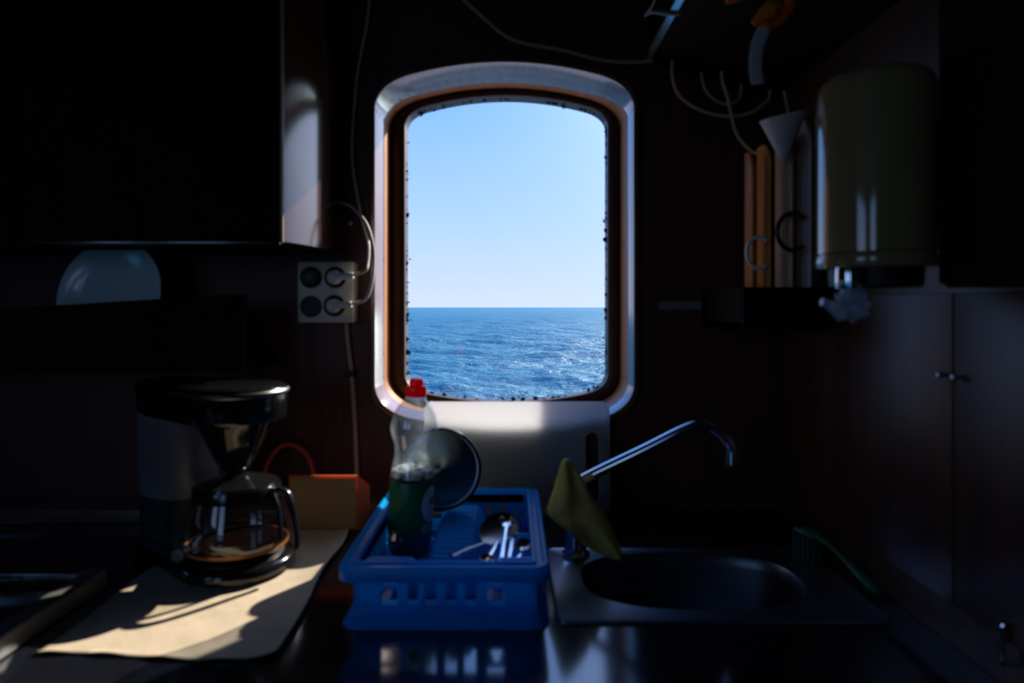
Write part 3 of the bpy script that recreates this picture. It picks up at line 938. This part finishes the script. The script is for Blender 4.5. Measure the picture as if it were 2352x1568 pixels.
tube(bm, [c0 - Vector((.009, 0, -.004)), c0 + Vector((0, 0, .002)), c0 + Vector((.009, 0, .004))], .003, 8, r2=.0016)
link_mesh('tines', bm, M_chrome, fk)

# ---- cutting board on edge behind the rack
CB_Y = 1.665
p0, p1 = P(972, 925, CB_Y), P(1403, 925, CB_Y)
zt_ = p0.z - H
bm = NB()
def brd(y, s):
    top = rrect(p0.x + s, p1.x - s, ZC + .001 + s, zt_ - s, .022, 6)
    return [Vector((x, y, H + z)) for x, z in top]
slot_c = (1361 - 1176) / F * CB_Y
def slot(y, s):
    return [Vector((x, y, H + z)) for x, z in rrect(slot_c - .017 - s, slot_c + .017 + s, -.505 + .0 - s, -.322 + s, .0165 + s, 6)]
holed(bm, brd(CB_Y, 0), slot(CB_Y, 0), (0, .012, 0))
bmesh.ops.bevel(bm, geom=[e for e in bm.edges if abs(e.verts[0].co.y - e.verts[1].co.y) < 1e-6 and len(e.link_faces) == 2 and e.calc_face_angle(0) > 1], offset=.002, segments=2, profile=.5, affect='EDGES')
# lean it back against the window wall
piv = rel(0, CB_Y + .006, ZC + .001)
bmesh.ops.rotate(bm, verts=bm.verts, cent=piv, matrix=Matrix.Rotation(math.radians(-4), 3, 'X'))
o = link_mesh('cutting_board', bm, M_white, smooth=40)
tag(o, 'white plastic cutting board with handle slot leaning below the window', 'cutting board')

# ================================================================== coffee corner
# paper sheet under the machine
bm = NB()
nx, ny = 48, 64
vg = []
for j in range(ny + 1):
    row = []
    for i in range(nx + 1):
        u, v = i / nx, j / ny
        y = 0.985 + v * 0.565 + 0.010 * math.sin(5 * u + 1) * (v < .02)
        x = -.728 + u * (.372 - .028 * v) + .004 * math.sin(9 * v)
        z = ZC + .0012
        edge = max(0, u - .80) / .20
        z += .010 * edge ** 2 * (0.35 + 0.65 * abs(math.sin(7 * v + .6)))
        z += .009 * max(0, v - .86) / .14 * (u > .55) * (u - .55) * 2
        z += .0016 * (1 + noise.noise(Vector((x * 14, y * 14, 3)))) * (0.2 + min(1, 8 * abs(v - .5)) * .6)
        if v < .03: z += .002 * (1 - v / .03) * (1 + math.sin(26 * u))
        row.append(bm.verts.new(rel(x, y, z)))
    vg.append(row)
for j in range(ny):
    for i in range(nx):
        bm.faces.new((vg[j][i], vg[j][i + 1], vg[j + 1][i + 1], vg[j + 1][i]))
o = link_mesh('paper_sheet', bm, M_paper, smooth=60)
o.modifiers.new('thick', 'SOLIDIFY').thickness = .0006
tag(o, 'cream paper sheet with curled edges under the coffee maker', 'paper')

C1 = Vector((-.557, 1.325)); C2 = Vector((-.745, 1.435))
def hull2(r1, r2, c1=C1, c2=C2, n=20):
    d = (c1 - c2); L = d.length; a0 = math.atan2(d.y, d.x)
    th = math.acos(max(-1, min(1, (r2 - r1) / L)))
    pts = []
    for i in range(n + 1):
        a = a0 - th + 2 * th * i / n
        pts.append((c1.x + r1 * math.cos(a), c1.y + r1 * math.sin(a)))
    for i in range(n + 1):
        a = a0 + th + (2 * PI - 2 * th) * i / n
        pts.append((c2.x + r2 * math.cos(a), c2.y + r2 * math.sin(a)))
    return pts
ZP = ZC + .006
cm = thing('coffee_maker', rel(-.62, 1.37, ZP), 'black drip coffee maker with glass jug on the left of worktop', 'coffee maker')
bm = NB()
loft(bm, [hplate(hull2(r1, r2), z) for r1, r2, z in ((.106, .072, ZP), (.112, .076, ZP + .004), (.113, .077, ZP + .018), (.108, .073, ZP + .025), (.100, .068, ZP + .027))])
bs = link_mesh('base', bm, M_black, cm, smooth=50)
bm = NB(); lathe(bm, C1.x, C1.y, [(.090, ZP + .026), (.090, ZP + .030), (.086, ZP + .032), (.02, ZP + .032)], 48)
link_mesh('hot_plate', bm, M_blackm, bs)
bm = NB(); loft(bm, [circle(P(402, 1275, 1.26) + Vector((.006, dy, 0)), r, 20, (1, 0, 0), (0, 0, 1)) for dy, r in ((.02, .014), (0, .014), (-.004, .012), (-.005, .006))])
link_mesh('switch', bm, M_tank, bs)
bm = NB()
def tow(r, z): return hplate(hull2(r * .92, r, C2 + Vector((.045, -.028)), C2), z)
loft(bm, [tow(.064, ZP + .02), tow(.064, -.405), tow(.066, -.400)])
link_mesh('tower', bm, M_blackm, cm, smooth=50)
bm = NB()
loft(bm, [tow(.066, -.3995), tow(.068, -.395), tow(.070, -.19), tow(.070, -.182)])
link_mesh('water_tank', bm, M_tank, cm, smooth=50)
C1h = Vector((-.566, 1.335))
bm = NB()
loft(bm, [hplate(hull2(r1, r2, C1h), z) for r1, r2, z in ((.096, .068, -.228), (.100, .070, -.222), (.102, .072, -.182), (.104, .073, -.170), (.102, .072, -.164), (.094, .066, -.158), (.06, .04, -.155))])
hd = link_mesh('brew_head', bm, M_black, cm, smooth=45)
bm = NB(); loft(bm, [circle(rel(C1h.x, C1h.y, z), r, 56) for r, z in ((.1035, -.176), (.1055, -.173), (.1055, -.168), (.1030, -.165))], loop=True)
link_mesh('lid_band', bm, M_dsteel, hd)
bm = NB(); lathe(bm, C1h.x, C1h.y, [(.080, -.2275), (.074, -.236), (.064, -.256), (.048, -.29), (.034, -.318), (.026, -.330), (.014, -.334)], 48)
link_mesh('filter_holder', bm, M_black, cm, smooth=50)
# jug
jz = ZP + .0325
jg = thing('jug_pivot', rel(C1.x, C1.y, jz))
bpy.data.objects.remove(jg)
bm = NB()
jp = [(.070, jz), (.088, jz + .004), (.0965, jz + .014), (.0995, jz + .032), (.0985, jz + .050), (.094, jz + .075), (.088, jz + .100), (.083, jz + .118), (.081, jz + .126)]
lathe(bm, C1.x, C1.y, jp, 64, True, False)
jug = link_mesh('glass_jug', bm, M_jug, cm, smooth=70)
zc_ = -.4745
bm = NB(); lathe(bm, C1.x, C1.y, [(.069, jz + .0012), (.087, jz + .0052), (.0955, jz + .0145), (.0978, zc_ - .001), (.0975, zc_)], 64)
link_mesh('coffee', bm, M_coffee, jug, smooth=60)
bm = NB(); loft(bm, [circle(rel(C1.x, C1.y, z), r, 64) for r, z in ((.0955, zc_ + .0004), (.0984, zc_ + .0026), (.0988, zc_ + .0024), (.0985, zc_ - .0030), (.0965, zc_ - .0005))], loop=True)
link_mesh('coffee_edge', bm, M_amber, jug, smooth=60)
bm = NB(); loft(bm, [circle(rel(C1.x, C1.y, z), r, 56) for r, z in ((.0815, jz + .112), (.0850, jz + .112), (.0845, jz + .128), (.0825, jz + .134), (.078, jz + .134), (.0790, jz + .122))], loop=True)
link_mesh('collar', bm, M_black, jug, smooth=50)
bm = NB(); lathe(bm, C1.x, C1.y, [(.0785, jz + .131), (.076, jz + .138), (.05, jz + .146), (.030, jz + .149), (.026, jz + .153), (.010, jz + .154)], 48)
link_mesh('jug_lid', bm, M_black, jug, smooth=50)
hdir = Vector((.96, -.28, 0)).normalized()
def hp(r, z): return rel(C1.x, C1.y, z) + hdir * r
bm = NB()
tube(bm, [hp(.080, jz + .124), hp(.100, jz + .130), hp(.118, jz + .122), hp(.130, jz + .092), hp(.137, jz + .055), hp(.138, jz + .026), hp(.136, jz + .016)], .010, 14, r2=.0055, hint=(0, 0, 1))
tube(bm, [hp(.0835, jz + .122), hp(.0965, jz + .095), hp(.1015, jz + .060), hp(.1040, jz + .030)], .007, 12, r2=.003, hint=hdir)
link_mesh('jug_handle', bm, M_black, jug, smooth=50)

# ---- folded orange card standing on its edge
ob = thing('folded_card', rel(-.45, 1.56, ZC + .0115), 'folded orange card standing on edge behind the jug handle', 'card')
ox0, ox1, oy0, zt0 = -.520, -.359, 1.520, -.392
bm = NB(); box(bm, ox0, ox1, oy0, oy0 + .006, ZC + .0115, zt0, .0012, 2)
fp = link_mesh('front_panel', bm, M_orange, ob)
bm = NB(); box(bm, ox0 + .004, ox1 - .004, oy0 - .0006, oy0 - .0001, ZC + .016, zt0 - .006)
link_mesh('print', bm, M_tan, fp, smooth=0)  # thin browner sheet laid over the orange front panel
bm = NB()
loft(bm, [[rel(ox1 - .003, oy0 + .002, ZC + .0115), rel(ox1 + .0005, oy0 + .001, ZC + .0115), rel(ox1 + .0005, oy0 + .001, zt0), rel(ox1 - .003, oy0 + .002, zt0)],
          [rel(ox1 + .018, oy0 + .030, ZC + .0115), rel(ox1 + .022, oy0 + .029, ZC + .0115), rel(ox1 + .022, oy0 + .029, zt0 - .03), rel(ox1 + .018, oy0 + .030, zt0 - .03)]])
link_mesh('side_flap', bm, M_orange, ob, smooth=0)

bm = NB()
tube(bm, [P(606, 1120, 1.66), P(612, 1070, 1.665), P(640, 1028, 1.67), P(672, 1022, 1.675), P(702, 1042, 1.675), P(718, 1080, 1.67), P(726, 1130, 1.66), P(730, 1165, 1.655)], .006, 10)
o = link_mesh('red_hose', bm, M_redcord)
tag(o, 'red rubber hose looping up behind the coffee jug', 'hose')

# ---- hob with fiddle rails at far left
hb = thing('gas_hob', rel(-1.2, 1.05, ZC), 'black hob with steel fiddle rail at left end of worktop', 'hob')
bm = NB(); box(bm, -1.60, -.790, .90, 1.205, ZC + .0005, ZC + .006, .002)
hp_ = link_mesh('hob_top', bm, M_black, hb)
for nm, (x0, x1, y0, y1) in (('rail', (-.803, -.765, .895, 1.235)), ('rail', (-1.62, -.804, 1.212, 1.235))):
    bm = NB(); box(bm, x0, x1, y0, y1, ZC + .0005, ZC + .036, .004, 3)
    link_mesh(nm, bm, M_railm if x1 > -.79 else M_cabend, hb)
for cx_, cy_ in ((-1.02, 1.06), (-1.36, 1.06)):
    bm = NB(); lathe(bm, cx_, cy_, [(.045, ZC + .006), (.045, ZC + .014), (.030, ZC + .018), (.030, ZC + .024), (.010, ZC + .025)], 32)
    bu = link_mesh('burner', bm, M_blackm, hb)
    for k in range(4):
        a = PI / 4 + k * PI / 2
        d_ = Vector((math.cos(a), math.sin(a), 0))
        bm = NB(); tube(bm, [rel(cx_, cy_, ZC + .007) + d_ * .10, rel(cx_, cy_, ZC + .030) + d_ * .095, rel(cx_, cy_, ZC + .031) + d_ * .03], .004, 8)
        link_mesh('pan_support', bm, M_blackm, bu)

bm = NB(); box(bm, XL + .01, -.30, 1.595, YW - .001, ZC + .0005, ZC + .034, .004, 2)
tag(link_mesh('trim_1', bm, M_ledge), 'low wooden ledge along the back of the worktop', kind='structure')

# ================================================================== left wall side: cabinet, plate, socket, cords
wc = thing('wall_cabinet', rel(-1.1, 1.57, 0.14), 'dark wall cabinet with varnished rounded end at upper left', 'cabinet')
CZ = 0.140
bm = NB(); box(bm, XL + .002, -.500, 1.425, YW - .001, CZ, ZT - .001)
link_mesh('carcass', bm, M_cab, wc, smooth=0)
for x0, x1 in ((-1.62, -1.08), (-1.06, -.515)):
    bm = NB(); box(bm, x0, x1, 1.408, 1.4245, CZ + .004, ZT - .03, .003)
    link_mesh('door', bm, M_cab, wc)
prof = []
for i in range(25):
    t = i / 24
    y = 1.414 + (YW - .001 - 1.414) * t
    x = -.4935 + .040 * (1 - (1 - min(1, t / .72)) ** 1.75) - .006 * max(0, t - .72)
    prof.append((x, y))
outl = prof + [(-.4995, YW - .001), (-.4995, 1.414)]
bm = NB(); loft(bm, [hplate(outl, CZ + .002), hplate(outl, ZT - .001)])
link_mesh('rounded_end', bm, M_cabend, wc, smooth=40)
bm = NB(); box(bm, -.500, -.4938, 1.408, 1.4165, CZ, ZT - .001, .001)
link_mesh('edge_strip', bm, M_edge, wc)
bm = NB(); box(bm, XL + .002, -.5005, 1.4085, 1.420, CZ - .004, CZ + .003, .001)
link_mesh('bottom_strip', bm, M_cabend, wc)

sh = thing('plate_shelf', rel(-1.1, 1.57, -.20), 'dark wooden shelf with a front lip under the wall cabinet', 'shelf')
bm = NB(); box(bm, XL + .002, -.62, 1.53, YW - .001, -.150, -.128)
link_mesh('board', bm, M_cab, sh, smooth=0)
bm = NB()
zL, zR = -.004, .028
loft(bm, [[rel(XL + .002, 1.500, -.150), rel(XL + .002, 1.529, -.150), rel(XL + .002, 1.529, zL - .012), rel(XL + .002, 1.500, zL - .012)],
          [rel(-1.18, 1.500, -.150), rel(-1.18, 1.529, -.150), rel(-1.18, 1.529, zL), rel(-1.18, 1.500, zL)],
          [rel(-.62, 1.500, -.150), rel(-.62, 1.529, -.150), rel(-.62, 1.529, zR + .002), rel(-.62, 1.500, zR + .002)]])
link_mesh('front_lip', bm, M_cab, sh, smooth=0)

pt = bpy.data.objects.new('dinner_plate', None); C.objects.link(pt)
pt.location = P(260, 680, 1.60)
pt.rotation_euler = (math.radians(90 - 10), 0, math.radians(-8))
tag(pt, 'white dinner plate standing on edge on the dark shelf', 'plate')
PR = .139
link_local('dish', local_lathe([(.05, -.004), (.085, -.004), (PR - .004, .012), (PR, .0155), (PR - .001, .0175), (PR - .006, .0165), (.098, .006), (.090, .0015), (.03, .001)]), M_plate, pt, 60)
bm = NB(); loft(bm, [circle(Vector((0, 0, z)), r, 64) for r, z in ((.110, .0089), (.1165, .0108), (.1165, .0112), (.110, .0094))], loop=True)
link_local('painted_band', bm, M_trimline, pt)

# ---- four-way socket block
sx0, sx1, sz0, sz1 = (682 - 1176) / F * 1.66, (811 - 1176) / F * 1.66, (705 - 741) / F * 1.66, (705 - 599) / F * 1.66
so = thing('socket_block', rel((sx0 + sx1) / 2, 1.70, sz0), 'ivory four-way power socket block on the wall left of window', 'socket')
bm = NB(); box(bm, sx0, sx1, 1.661, YW - .0005, sz0, sz1, .006, 3)
link_mesh('housing', bm, M_socket, so)
cen = [P(714, 637, 1.660), P(770, 637, 1.660), P(714, 704, 1.660), P(768, 702, 1.660)]
for c in cen:
    bm = NB(); loft(bm, [circle(c + Vector((0, dy, 0)), r, 32, (1, 0, 0), (0, 0, 1)) for dy, r in ((.002, .0275), (-.002, .0275), (-.002, .0235), (.0005, .0225))], True, True)
    ol = link_mesh('outlet', bm, M_hole, so)
bm = NB(); loft(bm, [circle(cen[0] + Vector((0, dy, 0)), r, 32, (1, 0, 0), (0, 0, 1)) for dy, r in ((-.0025, .026), (-.007, .026), (-.009, .023))])
link_mesh('blanking_cap', bm, M_blackm, so)

def plug_cord(label, c, tipx, path, mat=None, r=.0042):
    t = thing('power_cord', c, label, 'cord', 'white cords plugged into the socket block')
    b_ = NB()
    loft(b_, [circle(c + Vector((0, dy, 0)), rr_, 28, (1, 0, 0), (0, 0, 1)) for dy, rr_ in ((-.0024, .0185), (-.016, .0180), (-.026, .014), (-.029, .006))])
    tip = c + Vector((tipx, -.026, .004))
    tube(b_, [c + Vector((0, -.018, 0)), c + Vector((tipx * .5, -.024, .002)), tip], .009, 14, radii=[.010, .009, .0075])
    link_mesh('plug', b_, M_plug, t)
    b_ = NB(); tube(b_, [tip - Vector((.006, 0, 0))] + path, r, 10)
    link_mesh('cable', b_, mat or M_cord, t)
    return t
plug_cord('white cord from upper plug rising to the ceiling beside the cabinet', cen[1], .052,
          [P(838, 622, 1.635), P(845, 600, 1.655), P(846, 560, 1.680), P(836, 520, 1.705), P(822, 455, 1.713), P(811, 385, 1.71), P(809, 320, 1.71), P(818, 200, 1.71), P(828, 130, 1.71), P(842, 60, 1.71), P(850, -10, 1.71), P(852, -90, 1.70)])
plug_cord('white cord from lower plug bending up behind the cabinet', cen[3], .050,
          [P(836, 690, 1.635), P(850, 665, 1.640), P(857, 620, 1.645), P(857, 570, 1.650), P(846, 525, 1.660), P(828, 495, 1.670), P(800, 470, 1.695), P(762, 462, 1.71), P(735, 464, 1.712)])
bm = NB(); tube(bm, [P(796, 738, 1.712), P(799, 780, 1.712), P(806, 840, 1.712), P(811, 900, 1.712), P(816, 990, 1.712), P(819, 1090, 1.712), P(821, 1150, 1.712)], .0062, 10)
o = link_mesh('supply_cable', bm, M_cordb); tag(o, 'beige cable running down the wall below the socket block', 'cable')
bm = NB(); box(bm, P(791, 0, 1.705).x, P(815, 0, 1.705).x, 1.701, YW - .0005, (705 - 866) / F * 1.705, (705 - 851) / F * 1.705, .003)
o = link_mesh('cable_clip', bm, M_hole); tag(o, 'small dark clip holding the beige cable to the wall', 'clip')
bm = NB(); loft(bm, [circle(P(806, 513, 1.715) + Vector((0, dy, 0)), r, 14, (1, 0, 0), (0, 0, 1)) for dy, r in ((.004, .005), (-.008, .005), (-.010, .003))])
o = link_mesh('wall_stud', bm, M_cord); tag(o, 'small pale stud in the wall above the socket block', 'stud')

# ---- cords above the window and at upper right
bm = NB(); tube(bm, [P(1010, -50, 1.70), P(1066, 0, 1.71), P(1110, 40, 1.712), P(1155, 78, 1.713), P(1198, 98, 1.713), P(1250, 108, 1.713), P(1300, 117, 1.713), P(1345, 130, 1.713), P(1400, 141, 1.713), P(1460, 143, 1.713), P(1500, 140, 1.713)], .0052, 10)
o = link_mesh('ceiling_cord', bm, M_cordb); tag(o, 'beige cord sagging across the wall above the window', 'cord')
loops = [('large loop of thin cord hanging below the overhead cabinet', [P(1545, 140, 1.66), P(1545, 175, 1.66), P(1556, 212, 1.66), P(1585, 240, 1.66), P(1630, 260, 1.66), P(1680, 267, 1.66), P(1725, 258, 1.66), P(1755, 238, 1.66), P(1766, 225, 1.66), P(1768, 208, 1.66)], .0048),
         ('small inner loop of cord hanging below the overhead cabinet', [P(1612, 166, 1.68), P(1612, 175, 1.68), P(1620, 205, 1.68), P(1640, 228, 1.68), P(1668, 239, 1.68), P(1695, 230, 1.68), P(1702, 212, 1.68), P(1702, 194, 1.68)], .0042),
         ('single cord dropping past the loops towards the upright boards', [P(1658, 164, 1.63), P(1661, 190, 1.63), P(1672, 225, 1.63), P(1682, 270, 1.62), P(1694, 310, 1.60), P(1724, 345, 1.57), P(1745, 352, 1.54)], .0046),
         ('short cord hanging just above the paper cone', [P(1801, 208, 1.60), P(1805, 228, 1.60), P(1810, 255, 1.58), P(1813, 300, 1.55)], .0042)]
for lb, pts, r in loops:
    bm = NB(); tube(bm, pts, r, 10)
    o = link_mesh('hanging_cable', bm, M_cordb); tag(o, lb, 'cord', 'cords hanging under the overhead cabinet')

# ---- overhead cabinet at the right
ov = thing('overhead_cabinet', rel(.52, 1.1, .56), 'dark overhead cabinet with pale lower edge at upper right', 'cabinet')
ozl, ozr = .648, .545
bm = NB()
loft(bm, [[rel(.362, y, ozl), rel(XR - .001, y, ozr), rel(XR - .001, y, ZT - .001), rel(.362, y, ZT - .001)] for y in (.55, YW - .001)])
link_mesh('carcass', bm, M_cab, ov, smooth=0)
bm = NB(); loft(bm, [[rel(.3605, y, ozl - .004), rel(.3625, y, ozl - .004), rel(.3625, y, ozl - .0005), rel(.3612, y, ozl), rel(.3612, y, ozl + .014), rel(.350, y, ozl + .014), rel(.350, y, ozl + .007)] for y in (.55, YW - .002)])
link_mesh('edge_trim', bm, M_alu, ov)
bm = NB()
tube(bm, [P(1482, 36, 1.42), P(1500, 10, 1.38), P(1512, -25, 1.34)], .003, 8)
tube(bm, [P(1486, 30, 1.42), P(1500, 25, 1.40), P(1530, 29, 1.38), P(1562, 30, 1.37)], .006, 8)
link_mesh('bracket', bm, M_railm, ov)

# ---- straps
st = thing('hanging_strap', P(1740, 190, 1.2), 'grey webbing strap knotted into orange webbing at upper right', 'strap')
bm = NB()
tube(bm, [P(1766, 20, 1.2), P(1757, 60, 1.2), P(1740, 105, 1.2), P(1735, 150, 1.2), P(1740, 192, 1.2)], .0125, 12, r2=.003, hint=(0, 1, 0))
link_mesh('grey_strap', bm, M_strapg, st, smooth=50)
bm = NB()
tube(bm, [P(1730, 54, 1.19), P(1752, 36, 1.185), P(1772, 20, 1.18), P(1792, 12, 1.185)], .011, 12, r2=.007, hint=(0, 1, 0), radii=[.006, .012, .016, .008])
tube(bm, [P(1760, 62, 1.195), P(1790, 45, 1.20), P(1812, 18, 1.205), P(1812, -6, 1.21), P(1795, -22, 1.21), P(1760, -28, 1.21), P(1720, -22, 1.205), P(1690, -6, 1.20), P(1668, -2, 1.20)], .010, 12, r2=.006, hint=(0, 1, 0))
tube(bm, [P(1760, -26, 1.21), P(1762, -44, 1.21)], .012, 10, r2=.006, hint=(0, 1, 0))
link_mesh('orange_strap', bm, M_strapo, st, smooth=50)

# ---- rack of upright boards in the corner
rb = thing('board_rack', rel(.6, 1.5, -.02), 'dark wooden corner rack holding the upright boards', 'rack')
bm = NB()
box(bm, .500, XR - .001, 1.408, 1.418, -.05, .043)
box(bm, .500, XR - .001, 1.418, YW - .001, -.05, -.035)
box(bm, .500, .512, 1.418, YW - .001, -.05, .043)
link_mesh('tray', bm, M_cab, rb, smooth=0)
def board(label, xf, yback, ztop, mat, ring=None, th=.007):
    t = thing('upright_board', rel(xf, 1.46, -.034), label, 'board', 'boards standing in the corner rack')
    y0 = 1.421
    r = .035
    pr = [(y0, -.0345)] + [(y0 + r - r * math.cos(a), ztop - r * 2.2 + r * 2.2 * math.sin(a)) for a in [PI / 2 * k / 8 for k in range(9)]] + [(yback, ztop), (yback, -.0345)]
    b_ = NB(); loft(b_, [[rel(x, y, z) for y, z in pr] for x in (xf, xf + th)])
    bmesh.ops.bevel(b_, geom=[e for e in b_.edges if abs(e.verts[0].co.x - e.verts[1].co.x) < 1e-6], offset=.0025, segments=2, profile=.5, affect='EDGES')
    link_mesh('panel', b_, mat, t, smooth=40)
    if ring:
        c, rx, rz, m_, rt = ring
        b_ = NB()
        tube(b_, [c + Vector((rx * math.cos(a), 0, rz * math.sin(a))) for a in [math.radians(50 + 260 * k / 10) for k in range(11)]] , rt, 10)
        link_mesh('loop_handle', b_, m_, t)
board('brown upright board with white loop, furthest left in corner rack', .5226, 1.470, .345, M_bo1, (P(1743, 580, 1.412), .026, .034, M_plug, .0042))
board('orange upright board second from the left in corner rack', .5576, 1.490, .362, M_bo2)
board('tan upright board with black loop, third in corner rack', .6050, 1.505, .385, M_bo3, (P(1822, 532, 1.405), .034, .040, M_blkring, .005))
board('grey upright board furthest right in corner rack', .6456, 1.485, .418, M_bo4)
bm = NB()
top_c = P(1800, 266, 1.372); tip = P(1800, 378, 1.395)
ax1 = Vector((1, 0, .22)).normalized(); ax2 = Vector((0, 1, 0.1)).normalized()
rings = []
for k in range(9):
    t = k / 8
    rings.append(circle(top_c.lerp(tip, t), .048 * (1 - t) + .002, 36, ax1, ax2, .040 * (1 - t) + .002))
for k in range(8, -1, -1):
    t = k / 8
    rings.append(circle(top_c.lerp(tip, t), .0465 * (1 - t) + .001, 36, ax1, ax2, .0385 * (1 - t) + .001))
loft(bm, rings, False, False, loop=True)
o = link_mesh('paper_cone', bm, M_sheet, smooth=50); tag(o, 'white paper cone propped in front of the upright boards', 'paper cone')

# ---- cream water heater on the right wall
WX, WY, WR = .556, 1.0, .083
wh = thing('water_heater', rel(WX, WY, .03), 'cream cylindrical water heater with chrome outlet on right wall', 'water heater')
bm = NB(); lathe(bm, WX, WY, [(.070, .079), (WR, .081), (WR, .325), (WR - .003, .338), (WR - .010, .347), (WR - .022, .352), (.02, .356)], 72)
link_mesh('tank', bm, M_cream, wh, smooth=50)
bm = NB(); lathe(bm, WX, WY, [(.066, .0575), (WR, .0585), (WR + .002, .062), (WR + .002, .076), (WR, .0795), (.07, .0795)], 72)
link_mesh('lower_band', bm, M_cream, wh, smooth=50)
bm = NB(); lathe(bm, WX, WY, [(.060, .030), (.064, .032), (.066, .057)], 48)
link_mesh('underside_cover', bm, M_blackm, wh, smooth=50)
nx_ = P(1953, 640, .935)
bm = NB(); lathe(bm, nx_.x, nx_.y, [(.012, .026), (.0195, .027), (.0200, .030), (.0200, .053), (.0190, .0565), (.012, .057)], 36)
link_mesh('outlet', bm, M_chrome, wh, smooth=50)
bm = NB(); box(bm, .630, XR - .0005, .975, 1.025, .12, .29, .004)
link_mesh('wall_bracket', bm, M_cream, wh)
scb = thing('side_cabinet', rel(.64, .74, .027), 'dark side cabinet on right wall just right of the cream heater', 'cabinet')
bm = NB(); box(bm, .612, XR - .0005, .45, .925, .027, .54, .003)
link_mesh('carcass', bm, M_cab, scb)
bm = NB(); box(bm, .600, .6115, .455, .920, .032, .535, .003)
link_mesh('door', bm, M_cab, scb)
bm = NB()
bmesh.ops.create_icosphere(bm, subdivisions=4, radius=1.0)
for v in bm.verts:
    d = v.co.normalized()
    r = 1 + .38 * noise.noise(d * 2.3 + Vector((3, 1, 7))) + .16 * noise.noise(d * 6)
    v.co = Vector((d.x * .022 * r, d.y * .018 * r, d.z * .024 * r)) + nx_ + Vector((.002, 0, 0)) + Vector((0, 0, -.0355))
tube(bm, [nx_ + Vector((-.012, 0, -.050)), nx_ + Vector((-.025, -.003, -.043)), nx_ + Vector((-.036, -.004, -.035)), nx_ + Vector((-.043, -.004, -.033))], .007, 12, radii=[.012, .008, .006, .0055])
tube(bm, [nx_ + Vector((0, 0, -.012)), nx_ + Vector((0, 0, -.02)), nx_ + Vector((0, 0, -.03))], .014, 12)
o = link_mesh('plastic_bag', bm, M_bag, smooth=25); tag(o, 'crumpled clear plastic tied under the chrome heater outlet', 'plastic bag')

# ---- cupboard doors with knobs on the right wall
cu = thing('wall_cupboard', rel(XR, 1.0, -.45), 'mahogany cupboard doors with small knobs on right wall', 'cupboard')
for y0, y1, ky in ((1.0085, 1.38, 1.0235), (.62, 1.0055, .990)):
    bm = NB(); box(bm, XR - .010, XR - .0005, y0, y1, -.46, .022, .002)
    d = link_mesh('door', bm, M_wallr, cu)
    bm = NB(); loft(bm, [circle(rel(XR - .010 - dx, ky, -.106), r, 16, (0, 1, 0), (0, 0, 1)) for dx, r in ((0, .003), (.006, .003), (.008, .0055), (.012, .0055), (.014, .003))])
    link_mesh('knob', bm, M_steel, d)
bm = NB()
lp = P(2306, 1480, .90)
tube(bm, [Vector((XR - .001, .90, lp.z + .03)), Vector((XR - .014, .90, lp.z + .028)), Vector((XR - .016, .90, lp.z)), Vector((XR - .014, .90, lp.z - .024)), Vector((XR - .001, .90, lp.z - .026))], .004, 10)
o = link_mesh('wall_pull', bm, M_chrome); tag(o, 'small chrome pull handle low on the right wall', 'handle')  # small chrome handle fixed straight to the wall, no drawer behind it

# ---- label strip on the wall right of the window
bm = NB(); box(bm, P(1513, 0, YW).x, P(1611, 0, YW).x, YW - .0012, YW - .0002, (705 - 711) / F * YW, (705 - 692) / F * YW)
o = link_mesh('label_strip', bm, M_tape, smooth=0); tag(o, 'faint grey label strip on the dark wall right of window', 'label')
